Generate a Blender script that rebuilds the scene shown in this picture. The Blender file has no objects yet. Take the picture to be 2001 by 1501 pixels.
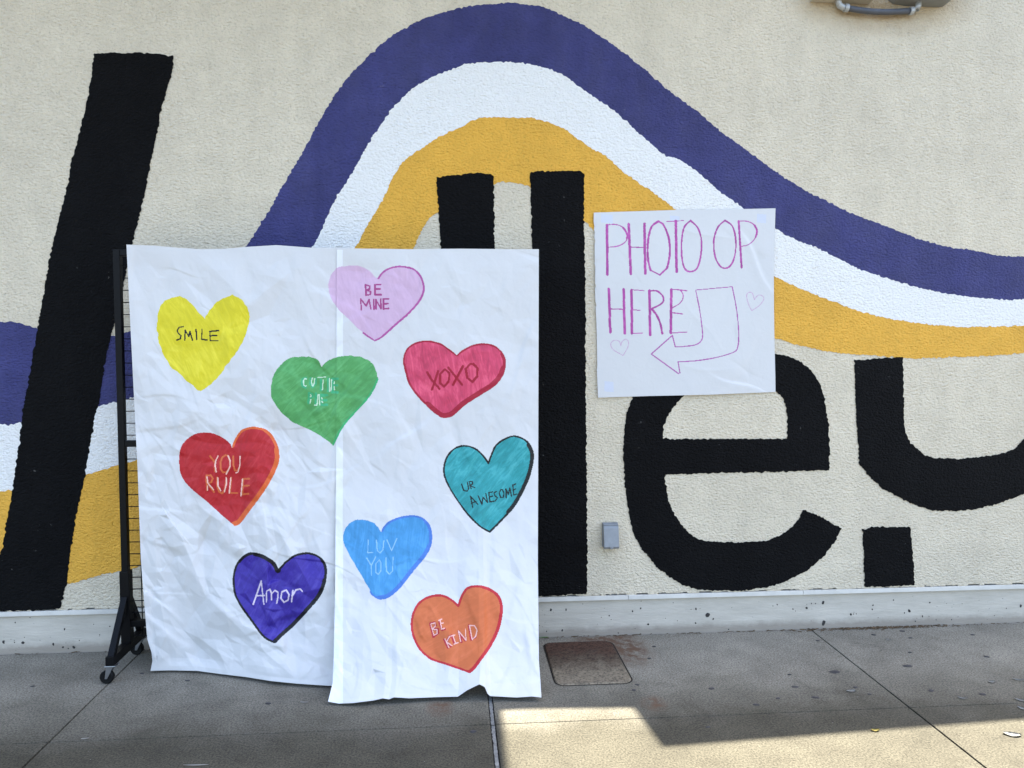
import bpy, bmesh, math, random
import numpy as np
from mathutils import Matrix, Vector
from mathutils.geometry import tessellate_polygon, delaunay_2d_cdt

rng = np.random.default_rng(7)
random.seed(7)
scene = bpy.context.scene
COL = scene.collection

# ------------------------------------------------------------------ camera
F_PX, YAW, PITCH, CAM_D, CAM_H = 1441.9, 0.0793, -0.0498, 3.7241, 1.5
cy_, sy_, cp_, sp_ = math.cos(YAW), math.sin(YAW), math.cos(PITCH), math.sin(PITCH)
FWD = np.array([sy_*cp_, cy_*cp_, sp_]); RIGHT = np.array([cy_, -sy_, 0.0]); UP = np.cross(RIGHT, FWD)
CAM = np.array([0.0, -CAM_D, CAM_H])
cd = bpy.data.cameras.new('camera'); cam = bpy.data.objects.new('camera', cd); COL.objects.link(cam)
cd.sensor_width = 36.0; cd.lens = F_PX/2001*36.0; cd.clip_start = 0.05; cd.clip_end = 2000
cam.matrix_world = Matrix(((RIGHT[0], UP[0], -FWD[0], CAM[0]), (RIGHT[1], UP[1], -FWD[1], CAM[1]),
                           (RIGHT[2], UP[2], -FWD[2], CAM[2]), (0, 0, 0, 1)))
scene.camera = cam

# ------------------------------------------------------------------ light
SUN_TO = Vector((0.38, 0.18, 1.0)).normalized()     # behind the building, off to the right
w = bpy.data.worlds.new('World'); scene.world = w; w.use_nodes = True
nt = w.node_tree
sky = nt.nodes.new('ShaderNodeTexSky'); sky.sky_type = 'NISHITA'; sky.sun_disc = False; sky.ozone_density = 0.35; sky.dust_density = 2.2
sky.sun_elevation = math.asin(SUN_TO.z)
sky.sun_rotation = math.atan2(SUN_TO.x, SUN_TO.y)
nt.links.new(sky.outputs[0], nt.nodes['Background'].inputs[0])
nt.nodes['Background'].inputs[1].default_value = 0.112
sl = bpy.data.lights.new('sun', 'SUN'); so = bpy.data.objects.new('sun', sl); COL.objects.link(so)
sl.energy = 5.0; sl.angle = math.radians(0.53); sl.color = (1.0, 0.945, 0.83)
so.rotation_euler = SUN_TO.to_track_quat('Z', 'Y').to_euler(); so.location = (3, -4, 9)
vs = scene.view_settings
vs.view_transform = 'Standard'; vs.look = 'None'; vs.gamma = 1.0; vs.use_curve_mapping = False
vs.exposure = 2.62

# ------------------------------------------------------------------ pixel helpers (photo is 2001 x 1501)
def rays(px, py):
    px = np.asarray(px, float); py = np.asarray(py, float)
    return (((px-1000.5)/F_PX)[..., None]*RIGHT + (-(py-750.5)/F_PX)[..., None]*UP + FWD)
def at_y(px, py, Y):                  # point where a pixel's ray meets the upright plane y = Y
    d = rays(px, py); return CAM + d*((np.asarray(Y)+CAM_D)/d[..., 1])[..., None]
def at_g(px, py, z=0.0):              # point on the ground
    d = rays(px, py); return CAM + d*((z-CAM_H)/d[..., 2])[..., None]
def cr(off, s, pts): return [(off[0]+x/s, off[1]+y/s) for x, y in pts]

# ------------------------------------------------------------------ object helpers
def link(o, parent=None, label=None, cat=None, group=None, kind=None):
    COL.objects.link(o)
    if parent is not None:
        o.parent = parent
        o.matrix_parent_inverse = WM[parent.name].inverted()
    WM[o.name] = Matrix.Identity(4)
    if label: o['label'] = label
    if cat: o['category'] = cat
    if group: o['group'] = group
    if kind: o['kind'] = kind
    return o
WM = {}
def empty(name, loc, label, cat, group=None, kind=None):
    o = bpy.data.objects.new(name, None); o.empty_display_size = 0.1
    o.location = loc
    COL.objects.link(o); WM[o.name] = Matrix.Translation(loc)
    if label: o['label'] = label
    if cat: o['category'] = cat
    if group: o['group'] = group
    if kind: o['kind'] = kind
    return o
def np_mesh(name, V, Fq, normals=None, smooth=True):
    me = bpy.data.meshes.new(name)
    V = np.asarray(V, np.float32); Fq = np.asarray(Fq, np.int32); k = Fq.shape[1]
    me.vertices.add(len(V)); me.vertices.foreach_set('co', V.ravel())
    me.loops.add(Fq.size); me.loops.foreach_set('vertex_index', Fq.ravel())
    me.polygons.add(len(Fq)); me.polygons.foreach_set('loop_start', np.arange(0, Fq.size, k, dtype=np.int32))
    me.update(calc_edges=True); me.validate()
    if smooth: me.polygons.foreach_set('use_smooth', np.ones(len(Fq), bool))
    if normals is not None: me.normals_split_custom_set_from_vertices(np.asarray(normals, np.float32))
    me.update(); return me
def bm_obj(name, bm, mat, parent=None, smooth=False, bevel=0, **kw):
    if bevel:
        bmesh.ops.bevel(bm, geom=[e for e in bm.edges], offset=bevel, segments=2, affect='EDGES', profile=0.6)
    bmesh.ops.recalc_face_normals(bm, faces=bm.faces)
    me = bpy.data.meshes.new(name); bm.to_mesh(me); bm.free()
    if smooth:
        for p in me.polygons: p.use_smooth = True
    me.materials.append(mat)
    return link(bpy.data.objects.new(name, me), parent, **kw)
def box(x0, x1, y0, y1, z0, z1, bm=None):
    bm = bm or bmesh.new()
    vs_ = [bm.verts.new((x, y, z)) for z in (z0, z1) for y in (y0, y1) for x in (x0, x1)]
    for f in ((0, 2, 3, 1), (4, 5, 7, 6), (0, 1, 5, 4), (2, 6, 7, 3), (0, 4, 6, 2), (1, 3, 7, 5)):
        bm.faces.new([vs_[i] for i in f])
    return bm
def tube(pts, r, n=10, bm=None, square=False, cap=True):
    bm = bm or bmesh.new(); pts = [Vector(p) for p in pts]; rings = []
    for i, p in enumerate(pts):
        t = (pts[min(i+1, len(pts)-1)]-pts[max(i-1, 0)]).normalized()
        u = t.cross(Vector((1, 0, 0)) if abs(t.x) < 0.9 else Vector((0, 0, 1))).normalized(); v = t.cross(u)
        if square: ang = [math.pi/4+k*math.pi/2 for k in range(4)]; rr = r*math.sqrt(2)
        else: ang = [2*math.pi*k/n for k in range(n)]; rr = r
        rings.append([bm.verts.new(p+rr*(math.cos(a)*u+math.sin(a)*v)) for a in ang])
    m = len(rings[0])
    for a, b in zip(rings, rings[1:]):
        for k in range(m): bm.faces.new((a[k], a[(k+1) % m], b[(k+1) % m], b[k]))
    if cap: bm.faces.new(rings[0][::-1]); bm.faces.new(rings[-1])
    return bm

# ------------------------------------------------------------------ materials
def lin(c):
    return tuple(((v/255)/12.92 if v/255 <= 0.04045 else ((v/255+0.055)/1.055)**2.4) for v in c)
def new_mat(name, col, rough=0.6, spec=0.3, metal=0.0):
    m = bpy.data.materials.new(name); m.use_nodes = True
    b = m.node_tree.nodes['Principled BSDF']
    b.inputs['Base Color'].default_value = (*col, 1); b.inputs['Roughness'].default_value = rough
    b.inputs['Specular IOR Level'].default_value = spec; b.inputs['Metallic'].default_value = metal
    return m, m.node_tree, b
class NT:
    def __init__(s, t): s.t = t; s.tc = t.nodes.new('ShaderNodeTexCoord')
    def n(s, typ, **kw):
        x = s.t.nodes.new(typ)
        for k, v in kw.items(): setattr(x, k, v)
        return x
    def L(s, a, b): s.t.links.new(a, b)
    def mapping(s, scale, rot=(0, 0, 0)):
        m = s.n('ShaderNodeMapping'); m.inputs['Scale'].default_value = scale; m.inputs['Rotation'].default_value = rot
        s.L(s.tc.outputs['Object'], m.inputs[0]); return m.outputs[0]
    def noise(s, scale, detail=3, rough=0.5, vec=None, dist=0):
        x = s.n('ShaderNodeTexNoise'); x.inputs['Scale'].default_value = scale; x.inputs['Detail'].default_value = detail
        x.inputs['Roughness'].default_value = rough; x.inputs['Distortion'].default_value = dist
        s.L(vec if vec is not None else s.tc.outputs['Object'], x.inputs['Vector']); return x.outputs['Fac']
    def vor(s, scale, vec=None, feature='F1'):
        x = s.n('ShaderNodeTexVoronoi'); x.feature = feature; x.inputs['Scale'].default_value = scale
        s.L(vec if vec is not None else s.tc.outputs['Object'], x.inputs['Vector']); return x.outputs['Distance']
    def ramp(s, fac, stops):
        x = s.n('ShaderNodeValToRGB'); e = x.color_ramp.elements
        while len(e) < len(stops): e.new(0.5)
        for el, (p, c) in zip(e, stops):
            el.position = p; el.color = (*c, 1) if isinstance(c, tuple) else (c, c, c, 1)
        s.L(fac, x.inputs[0]); return x.outputs[0]
    def mix(s, fac, a, b, mode='MIX'):
        x = s.n('ShaderNodeMix', data_type='RGBA', blend_type=mode)
        for sock, v in ((x.inputs[0], fac), (x.inputs[6], a), (x.inputs[7], b)):
            if isinstance(v, (int, float)): sock.default_value = v
            elif isinstance(v, tuple): sock.default_value = (*v, 1)
            else: s.L(v, sock)
        return x.outputs[2]
    def math(s, op, a, b=0.0, clamp=False):
        x = s.n('ShaderNodeMath', operation=op); x.use_clamp = clamp
        for sock, v in ((x.inputs[0], a), (x.inputs[1], b)):
            if isinstance(v, (int, float)): sock.default_value = v
            else: s.L(v, sock)
        return x.outputs[0]
    def bump(s, hgt, bsdf, strength=1.0, dist=0.004):
        x = s.n('ShaderNodeBump'); x.inputs['Strength'].default_value = strength; x.inputs['Distance'].default_value = dist
        s.L(hgt, x.inputs['Height']); s.L(x.outputs[0], bsdf.inputs['Normal'])

def stucco(name, col, rough=0.75, spec=0.2, vary=0.08, depth=0.0165, pitv=0.82, stain=False, scuff=0.0):
    m, t, b = new_mat(name, col, rough, spec); N = NT(t)
    v = N.mapping((0.75, 1.0, 1.1))
    a = N.noise(88, 5, 0.6, v, 0.5); c = N.noise(190, 3, 0.6, v); d = N.vor(95, v)
    h = N.math('ADD', N.math('MULTIPLY', a, 1.0), N.math('MULTIPLY', c, 0.45))
    h = N.math('SUBTRACT', h, N.math('MULTIPLY', d, 0.35))
    N.bump(h, b, 0.9, depth)
    big = N.noise(1.7, 4, 0.6); mid = N.noise(9, 3, 0.6)
    f = N.math('ADD', N.math('MULTIPLY', big, 0.6), N.math('MULTIPLY', mid, 0.4))
    lo = tuple(x*(1-vary*1.6) for x in col); hi = tuple(min(1, x*(1+vary)) for x in col)
    base = N.ramp(f, [(0.3, lo), (0.7, hi)])
    pit = N.ramp(a, [(0.32, pitv), (0.46, 1.0)])           # darker in the low spots of the bump
    base = N.mix(1.0, base, pit, 'MULTIPLY')
    # roller laps and uneven coats
    lap = N.noise(1.0, 4, 0.65, N.mapping((7, 1, 1.3), (0, 0.25, 0)), 0.8)
    base = N.mix(1.0, base, N.ramp(lap, [(0.35, 1-vary*0.7), (0.65, 1.0)]), 'MULTIPLY')
    if stain:                                              # grime run down from the electrical boxes
        mp = N.n('ShaderNodeMapping'); mp.inputs['Location'].default_value = (-2.2/0.52, 0, -3.24/0.17); mp.inputs['Scale'].default_value = (1/0.52, 0, 1/0.17)
        N.L(N.tc.outputs['Object'], mp.inputs[0]); ln = N.n('ShaderNodeVectorMath', operation='LENGTH'); N.L(mp.outputs[0], ln.inputs[0])
        k = N.math('SUBTRACT', 1.0, ln.outputs['Value'], True)
        k = N.math('MULTIPLY', N.math('MULTIPLY', k, N.ramp(N.noise(11, 4, 0.65), [(0.3, 0.3), (0.6, 1.0)])), 1.1, True)
        base = N.mix(k, base, (0.47, 0.33, 0.18))
    # sparse knocks where the paint is gone
    kn = N.math('MULTIPLY', N.ramp(N.noise(38, 3, 0.6), [(0.70, 0.0), (0.74, 1.0)]), N.ramp(N.noise(2.6, 3), [(0.56, 0.0), (0.66, 1.0)]))
    base = N.mix(N.math('MULTIPLY', kn, 0.30 if scuff else 0.12), base, (0.5, 0.48, 0.44))
    if scuff:                                              # chalky dust on the dark paint
        dz = N.ramp(N.noise(3.2, 5, 0.7, N.mapping((1.6, 1, 0.8))), [(0.45, 0.0), (0.8, 1.0)])
        base = N.mix(N.math('MULTIPLY', dz, scuff), base, (0.32, 0.31, 0.30))
    N.L(base, b.inputs['Base Color'])
    return m
M = {}
M['wall'] = stucco('stucco_beige', (0.80, 0.695, 0.52), stain=True)
M['navy'] = stucco('paint_blue', (0.054, 0.055, 0.185), 0.6, 0.3, 0.2, scuff=0.06)
M['white'] = stucco('paint_white', (0.91, 0.88, 0.82), 0.6, 0.25, 0.015, 0.014, 0.94)
M['gold'] = stucco('paint_yellow', (0.90, 0.475, 0.065), 0.6, 0.25, 0.08)
M['black'] = stucco('paint_black', (0.0045, 0.0043, 0.0046), 0.6, 0.09, 0.2, scuff=0.007)

def concrete_mat():
    m, t, b = new_mat('concrete_paving', (0.3, 0.29, 0.27), 0.85, 0.2); N = NT(t)
    big = N.noise(1.1, 5, 0.62); mid = N.noise(6, 4, 0.6); fine = N.noise(130, 3, 0.7); grit = N.noise(420, 2, 0.6)
    f = N.math('ADD', N.math('MULTIPLY', big, 0.55), N.math('MULTIPLY', mid, 0.45))
    base = N.ramp(f, [(0.34, (0.155, 0.142, 0.113)), (0.5, (0.226, 0.207, 0.166)), (0.66, (0.287, 0.264, 0.212))])
    base = N.mix(1.0, base, N.ramp(fine, [(0.36, 0.5), (0.52, 1.0), (0.66, 1.35)]), 'MULTIPLY')
    base = N.mix(1.0, base, N.ramp(grit, [(0.35, 0.7), (0.62, 1.15)]), 'MULTIPLY')
    # painted shade: tone put into the paving colour, darker away from the wall
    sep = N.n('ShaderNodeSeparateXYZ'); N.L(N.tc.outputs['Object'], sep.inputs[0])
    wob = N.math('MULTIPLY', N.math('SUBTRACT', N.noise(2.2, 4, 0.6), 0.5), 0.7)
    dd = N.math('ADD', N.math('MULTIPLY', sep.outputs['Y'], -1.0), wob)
    dirt = N.ramp(dd, [(0.45, 0.0), (0.95, 1.0)])  # mask of the painted shade, grows with distance from the wall
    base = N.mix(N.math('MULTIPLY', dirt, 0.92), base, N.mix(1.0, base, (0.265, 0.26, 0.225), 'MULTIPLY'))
    # old spills and trodden grime
    spill = N.math('MULTIPLY', N.ramp(N.noise(4.3, 6, 0.72, None, 1.2), [(0.53, 0.0), (0.63, 1.0)]), N.ramp(N.noise(1.6, 3), [(0.42, 0.2), (0.6, 1.0)]))
    base = N.mix(N.math('MULTIPLY', spill, 0.42), base, N.mix(1.0, base, (0.5, 0.48, 0.46), 'MULTIPLY'))
    wsp = N.ramp(N.vor(23), [(0.03, 1.0), (0.05, 0.0)]); base = N.mix(N.math('MULTIPLY', N.math('MULTIPLY', wsp, N.ramp(N.noise(5, 2), [(0.56, 0.0), (0.62, 1.0)])), 0.6), base, (0.5, 0.48, 0.45))
    # rust bleeding out of the cover
    def blob(cx, cy, rx, ry):
        mp = N.n('ShaderNodeMapping'); mp.inputs['Location'].default_value = (-cx/rx, -cy/ry, 0)
        mp.inputs['Scale'].default_value = (1/rx, 1/ry, 0); N.L(N.tc.outputs['Object'], mp.inputs[0])
        ln = N.n('ShaderNodeVectorMath', operation='LENGTH'); N.L(mp.outputs[0], ln.inputs[0])
        return N.math('SUBTRACT', 1.0, ln.outputs['Value'], True)
    rust = N.math('ADD', blob(0.86, -0.17, 0.14, 0.26), N.math('MULTIPLY', blob(0.72, -0.045, 0.16, 0.06), 1.0))
    rust = N.math('ADD', rust, N.math('MULTIPLY', blob(0.84, -0.74, 0.07, 0.08), 0.8))
    rust = N.math('ADD', rust, N.math('MULTIPLY', blob(-0.06, -0.70, 0.07, 0.10), 0.8))
    rn = N.ramp(N.noise(24, 5, 0.7), [(0.36, 0.0), (0.60, 1.0)])
    rf = N.math('MULTIPLY', N.math('MULTIPLY', rust, rn), 1.8, True)
    base = N.mix(rf, base, (0.115, 0.07, 0.045))
    # small dark specks
    sp = N.ramp(N.vor(17), [(0.035, 1.0), (0.06, 0.0)]); spm = N.ramp(N.noise(3, 2), [(0.52, 0.0), (0.6, 1.0)])
    base = N.mix(N.math('MULTIPLY', N.math('MULTIPLY', sp, spm), 0.7), base, (0.06, 0.055, 0.05))
    N.L(base, b.inputs['Base Color'])
    N.bump(N.math('ADD', fine, N.math('MULTIPLY', mid, 0.6)), b, 0.35, 0.003)
    return m
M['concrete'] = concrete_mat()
def stem_mat():
    m, t, b = new_mat('painted_concrete_base', (0.5, 0.49, 0.46), 0.7, 0.25); N = NT(t)
    v = N.mapping((0.6, 1, 2.5)); f = N.noise(7, 5, 0.6, v)
    base = N.ramp(f, [(0.3, (0.46, 0.415, 0.34)), (0.7, (0.575, 0.52, 0.43))])
    p = N.ramp(N.vor(34, N.mapping((1, 0.05, 1.2))), [(0.06, 1.0), (0.11, 0.0)]); pm = N.ramp(N.noise(4.5, 3), [(0.55, 0.0), (0.62, 1.0)])
    base = N.mix(N.math('MULTIPLY', N.math('MULTIPLY', p, pm), 0.8), base, (0.07, 0.065, 0.06))
    sep = N.n('ShaderNodeSeparateXYZ'); N.L(N.tc.outputs['Object'], sep.inputs[0])
    low = N.ramp(N.math('ADD', sep.outputs['Z'], N.math('MULTIPLY', N.noise(14, 4, 0.65), -0.05)), [(0.0, 1.0), (0.035, 0.0)])
    base = N.mix(N.math('MULTIPLY', low, 0.65), base, (0.22, 0.18, 0.14))
    N.L(base, b.inputs['Base Color']); N.bump(N.noise(30, 5, 0.6, v), b, 0.4, 0.006); return m
M['stem'] = stem_mat()
def simple(name, col, rough=0.6, spec=0.3, metal=0.0, vary=0.12, scale=20, bump=0.0):
    m, t, b = new_mat(name, col, rough, spec, metal); N = NT(t)
    f = N.noise(scale, 4, 0.6)
    N.L(N.ramp(f, [(0.3, tuple(c*(1-vary) for c in col)), (0.7, tuple(min(1, c*(1+vary)) for c in col))]), b.inputs['Base Color'])
    if bump: N.bump(N.noise(scale*6, 3), b, 0.5, bump)
    return m
M['screed'] = simple('drip_screed_paint', (0.64, 0.605, 0.535), 0.6, vary=0.08, scale=12)
M['dark_gap'] = simple('dark_gap', (0.03, 0.028, 0.025), 0.95, 0.05, scale=40)
M['joint'] = simple('joint_dirt', (0.035, 0.031, 0.026), 0.95, 0.05, scale=60, vary=0.4)
M['caulk'] = simple('joint_caulk', (0.19, 0.19, 0.18), 0.8, 0.2, scale=50, vary=0.35, bump=0.004)
M['asphalt'] = simple('asphalt', (0.05, 0.05, 0.05), 0.9, 0.2, scale=60, bump=0.004)
M['pit'] = simple('pit_dark', (0.055, 0.05, 0.046), 0.9, 0.1, scale=80, vary=0.4)
M['gum'] = simple('old_gum', (0.055, 0.052, 0.052), 0.7, 0.2, scale=50, vary=0.3)
M['petal'] = simple('pale_scrap', (0.40, 0.385, 0.35), 0.6, vary=0.06, scale=60)
M['leafy'] = simple('yellow_leaf', (0.33, 0.27, 0.08), 0.6, vary=0.2, scale=90)
M['grass'] = simple('grass_blade', (0.06, 0.16, 0.04), 0.5, scale=60)
M['debris'] = simple('dry_debris', (0.11, 0.075, 0.045), 0.9, 0.1, scale=30, vary=0.5)
M['rack'] = simple('black_powder_coat', (0.004, 0.004, 0.0045), 0.45, 0.14, scale=60, vary=0.25)
M['rubber'] = simple('caster_rubber', (0.006, 0.006, 0.006), 0.55, 0.15)
M['zinc'] = simple('caster_zinc', (0.36, 0.37, 0.39), 0.3, 0.5, 0.9, 0.1, 60)
M['box_beige'] = simple('enclosure_beige', (0.50, 0.46, 0.38), 0.55, vary=0.06)
M['box_grey'] = simple('enclosure_grey', (0.22, 0.225, 0.22), 0.5, vary=0.08)
M['conduit'] = simple('flexible_conduit', (0.085, 0.09, 0.105), 0.45, vary=0.1, scale=40)
M['fitting'] = simple('conduit_fitting', (0.42, 0.43, 0.43), 0.4, 0.4, 0.3, 0.1, 40)
M['outlet'] = simple('outlet_grey', (0.225, 0.232, 0.24), 0.4, 0.4, 0.2, 0.1, 25)
M['canopy'] = simple('canopy_paint', (0.62, 0.60, 0.55), 0.7, vary=0.05, scale=4)
def cover_mat():
    m, t, b = new_mat('rusty_cover', (0.1, 0.07, 0.05), 0.85, 0.2); N = NT(t)
    sep = N.n('ShaderNodeSeparateXYZ'); N.L(N.tc.outputs['Object'], sep.inputs[0])
    k = N.math('ADD', N.math('MULTIPLY', sep.outputs['Y'], -1.0), N.math('MULTIPLY', N.math('SUBTRACT', N.noise(14, 4, 0.7), 0.5), 0.30))
    base = N.ramp(k, [(0.17, (0.075, 0.040, 0.026)), (0.28, (0.085, 0.060, 0.042)), (0.44, (0.21, 0.175, 0.125))])
    base = N.mix(1.0, base, N.ramp(N.noise(95, 4, 0.7), [(0.36, 0.35), (0.52, 1.0), (0.75, 1.25)]), 'MULTIPLY')
    N.L(base, b.inputs['Base Color']); N.bump(N.noise(110, 3), b, 0.6, 0.004); return m
M['cover'] = cover_mat()
def paper_mat(name, col, rough=0.6, spec=0.25):
    m, t, b = new_mat(name, col, rough, spec); N = NT(t)
    f = N.noise(5, 4, 0.6)
    N.L(N.ramp(f, [(0.3, tuple(c*0.965 for c in col)), (0.7, col)]), b.inputs['Base Color'])
    N.bump(N.noise(26, 5, 0.62, dist=0.6), b, 0.25, 0.006)
    return m
M['paper'] = paper_mat('white_butcher_paper', (0.62, 0.605, 0.585))
M['tape'] = paper_mat('clear_tape_over_paper', (0.72, 0.72, 0.715), 0.28, 0.5)
M['sign_tape'] = paper_mat('tape_behind_paper', (0.57, 0.585, 0.65), 0.45, 0.4)
ILL = np.array([1.04, 1.15, 1.32])
def marker(name, srgb, vary=0.13, rough=0.5, ang=0.8):
    col = tuple(float(min(0.85, c)) for c in np.array(lin(srgb))/ILL)
    m, t, b = new_mat(name, col, rough, 0.3); N = NT(t)
    v0 = N.mapping((1, 1, 1), (0, ang, 0)); mp = N.n('ShaderNodeMapping'); mp.inputs['Scale'].default_value = (34, 1, 8); N.L(v0, mp.inputs[0]); v = mp.outputs[0]
    f = N.math('ADD', N.math('MULTIPLY', N.noise(1.0, 5, 0.65, v, 1.6), 0.62), N.math('MULTIPLY', N.noise(7.0, 3, 0.6, None, 1.0), 0.38))
    vary *= 1.25; lo = tuple(c*(1-vary) for c in col); hi = tuple(min(0.9, c*(1+vary)+0.02*vary/0.13) for c in col)
    N.L(N.ramp(f, [(0.36, lo), (0.5, col), (0.64, hi)]), b.inputs['Base Color'])
    N.bump(N.noise(26, 5, 0.62, dist=0.6), b, 0.25, 0.006)
    return m

# ------------------------------------------------------------------ the setting
g = box(-400, 400, -400, 400, -0.5, -0.16); bm_obj('ground', g, M['asphalt'], kind='structure')
walk = empty('sidewalk', (0, -3, -0.01), 'grey concrete sidewalk of jointed slabs along the wall', None, kind='structure')
XS = [-6.72, -4.99, -3.27, -1.541, 0.152, 1.890, 3.62, 5.35, 7.08]
YS = [0.0, -0.859, -2.58, -4.30, -6.02, -7.74]
bm_obj('slab_bed', box(XS[0], XS[-1], YS[-1], -0.0005, -0.159, -0.014), M['joint'], walk)
for j in range(len(YS)-1):
    for i in range(len(XS)-1):
        gl = 0.011 if XS[i] == 0.152 else 0.004; gr = 0.011 if XS[i+1] == 0.152 else 0.004
        gy = 0.002
        b_ = box(XS[i]+gl, XS[i+1]-gr, YS[j+1]+gy, YS[j]-(gy if j else 0.003), -0.09, 0.0)
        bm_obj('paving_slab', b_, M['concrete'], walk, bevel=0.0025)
# filler strip in the wide expansion joint, ragged
bm = bmesh.new(); n = 160
for k, (ya, yb) in enumerate([(-0.01, -0.856), (-0.862, -2.57)]):
    prev = None
    for q in range(n):
        y = ya+(yb-ya)*q/(n-1); l = 0.152-0.0065+rng.normal(0, 0.0012); r = 0.152+0.0065+rng.normal(0, 0.0012); z = -0.004+rng.normal(0, 0.0007)
        cur = (bm.verts.new((l, y, z)), bm.verts.new((r, y, z)))
        if prev: bm.faces.new((prev[0], prev[1], cur[1], cur[0]))
        prev = cur
bm_obj('joint_filler', bm, M['caulk'], walk)

# gum trodden into the slabs
GUM = cr((1500, 1100), 3.743, [(367, 570), (490, 798), (200, 908), (350, 985), (75, 992), (640, 912), (1040, 656), (1022, 755), (1045, 550),
     (1195, 935), (1600, 686), (1572, 962), (1500, 527), (985, 500), (160, 818), (745, 962), (775, 527)])
GUM += cr((1000, 1180), 4.002, [(1562, 663), (1075, 428), (1113, 335), (955, 676), (980, 634), (1535, 965), (1910, 790)])
GUM += cr((0, 1126), 4.002, [(256, 863), (1467, 818), (1110, 762)]) + cr((240, 1050), 4.289, [(1218, 1394)])
GUM += cr((620, 1100), 4.169, [(1270, 1375)])
for q, (x, y) in enumerate(GUM):
    p = at_g(x, y); bm = bmesh.new(); r0 = random.uniform(0.008, 0.014) * (1.7 if q in (1, 2, 3, 7) else 0.95); e = random.uniform(0.65, 1.0); a0 = random.uniform(0, 3)
    ring = []; c = bm.verts.new((p[0], p[1], 0.0028))
    for k in range(14):
        a = 2*math.pi*k/14; rr = r0*(1+0.18*math.sin(2*a+a0)+random.uniform(-0.1, 0.1))
        ring.append((bm.verts.new((p[0]+rr*math.cos(a), p[1]+rr*e*math.sin(a), 0.0005)), bm.verts.new((p[0]+0.8*rr*math.cos(a), p[1]+0.8*rr*e*math.sin(a), 0.0025))))
    for k in range(14):
        a, b_ = ring[k], ring[(k+1) % 14]
        bm.faces.new((a[0], b_[0], b_[1], a[1])); bm.faces.new((a[1], b_[1], c))
    bm_obj('gum_spot', bm, M['gum'], walk, smooth=True)

# ------------------------------------------------------------------ the wall
wall = empty('stucco_wall', (0, 0.1, 0), 'beige stucco wall with black lettering and wavy blue, white and yellow stripes', 'wall')
HC_TOP = 4.10
WY = -0.012                                             # stucco face
bm_obj('stucco_face', box(-7, 7.3, WY, 0.30, 0.2235, HC_TOP), M['wall'], wall)
bm_obj('concrete_base', box(-7, 7.3, 0.0, 0.29, -0.155, 0.1905), M['stem'], wall)
bm_obj('shadow_gap', box(-7, 7.3, 0.006, 0.28, 0.1906, 0.2234), M['dark_gap'], wall)
prevx = -7
for xe in (-2.9, 0.9, 1.84, 5.0, 7.3):
    bm_obj('drip_screed', box(prevx+0.001, xe-0.001, -0.016, 0.02, 0.1915, 0.2145), M['screed'], wall, bevel=0.002); prevx = xe
# crumbs of stucco hanging over the gap
bm = bmesh.new()
for k in range(230):
    x = rng.uniform(-2.4, 3.3); wd = rng.uniform(0.004, 0.03); hh = rng.uniform(0.002, 0.0085)
    box(x-wd, x+wd, WY-0.0005+rng.uniform(0, 0.002), 0.004, 0.2236-hh, 0.2237, bm)
o = bm_obj('stucco_crumbs', bm, M['wall'], wall, kind='stuff')
# pits in the concrete base, drawn as flat dark patches
bm = bmesh.new()
PITS = [(x, y, s) for (x, y), s in zip(cr((0, 1150), 6.67, [(48, 697), (300, 708), (697, 727), (822, 765), (890, 782), (962, 765), (843, 528), (200, 443), (1300, 604), (1432, 494), (190, 702), (1035, 676)]),
        (6, 5, 4.5, 3.5, 2.5, 5, 3, 2.5, 2, 2, 2, 2))]
PITS += [(x, y, s) for (x, y), s in zip(cr((1000, 1180), 4.002, [(305, 48), (425, 45), (945, 58), (1008, 36), (762, 93), (1066, 160), (1440, 40), (1532, 88), (1575, 118), (1437, 150), (395, 208), (833, 228), (700, 105), (272, 215), (1695, 200)]),
        (5, 4, 3.5, 3.5, 2.5, 3.5, 4, 8, 4, 3, 4, 2.5, 1.5, 2.5, 2.5))]
PITS += [(x, y, s) for (x, y), s in zip(cr((1500, 1100), 3.743, [(408, 440), (405, 290), (608, 376), (285, 330), (770, 310), (765, 340), (1035, 350), (1000, 365), (1132, 390), (1345, 415), (1185, 290), (920, 272), (1745, 332), (1850, 315), (1232, 416), (185, 338), (628, 374), (648, 372), (70, 305), (1080, 427), (320, 297), (350, 297)]),
        (9, 6, 4.5, 4, 3, 3, 6, 3, 3.5, 2.5, 3, 2.5, 2.5, 6, 2, 2.5, 2, 2, 2.5, 2.5, 2.5, 2))]
for q in range(70):
    PITS.append((rng.uniform(0, 2001), 0, rng.uniform(0.8, 1.8)))
for x, y, s in PITS:
    p = at_y(x, y, 0.0) if y else np.array([rng.uniform(-2.3, 3.2), 0, rng.uniform(0.015, 0.18)])
    r0 = s*0.5*0.00262; a0 = rng.uniform(0, 6)
    ring = [bm.verts.new((p[0]+r0*(1+0.35*math.sin(2*a+a0)+rng.uniform(-.2, .2))*math.cos(a), -0.0008, p[2]+r0*1.15*(1+rng.uniform(-.2, .2))*math.sin(a))) for a in np.linspace(0, 2*math.pi, 10)[:-1]]
    bm.faces.new(ring)
bm_obj('surface_pits', bm, M['pit'], wall, kind='stuff')

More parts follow.
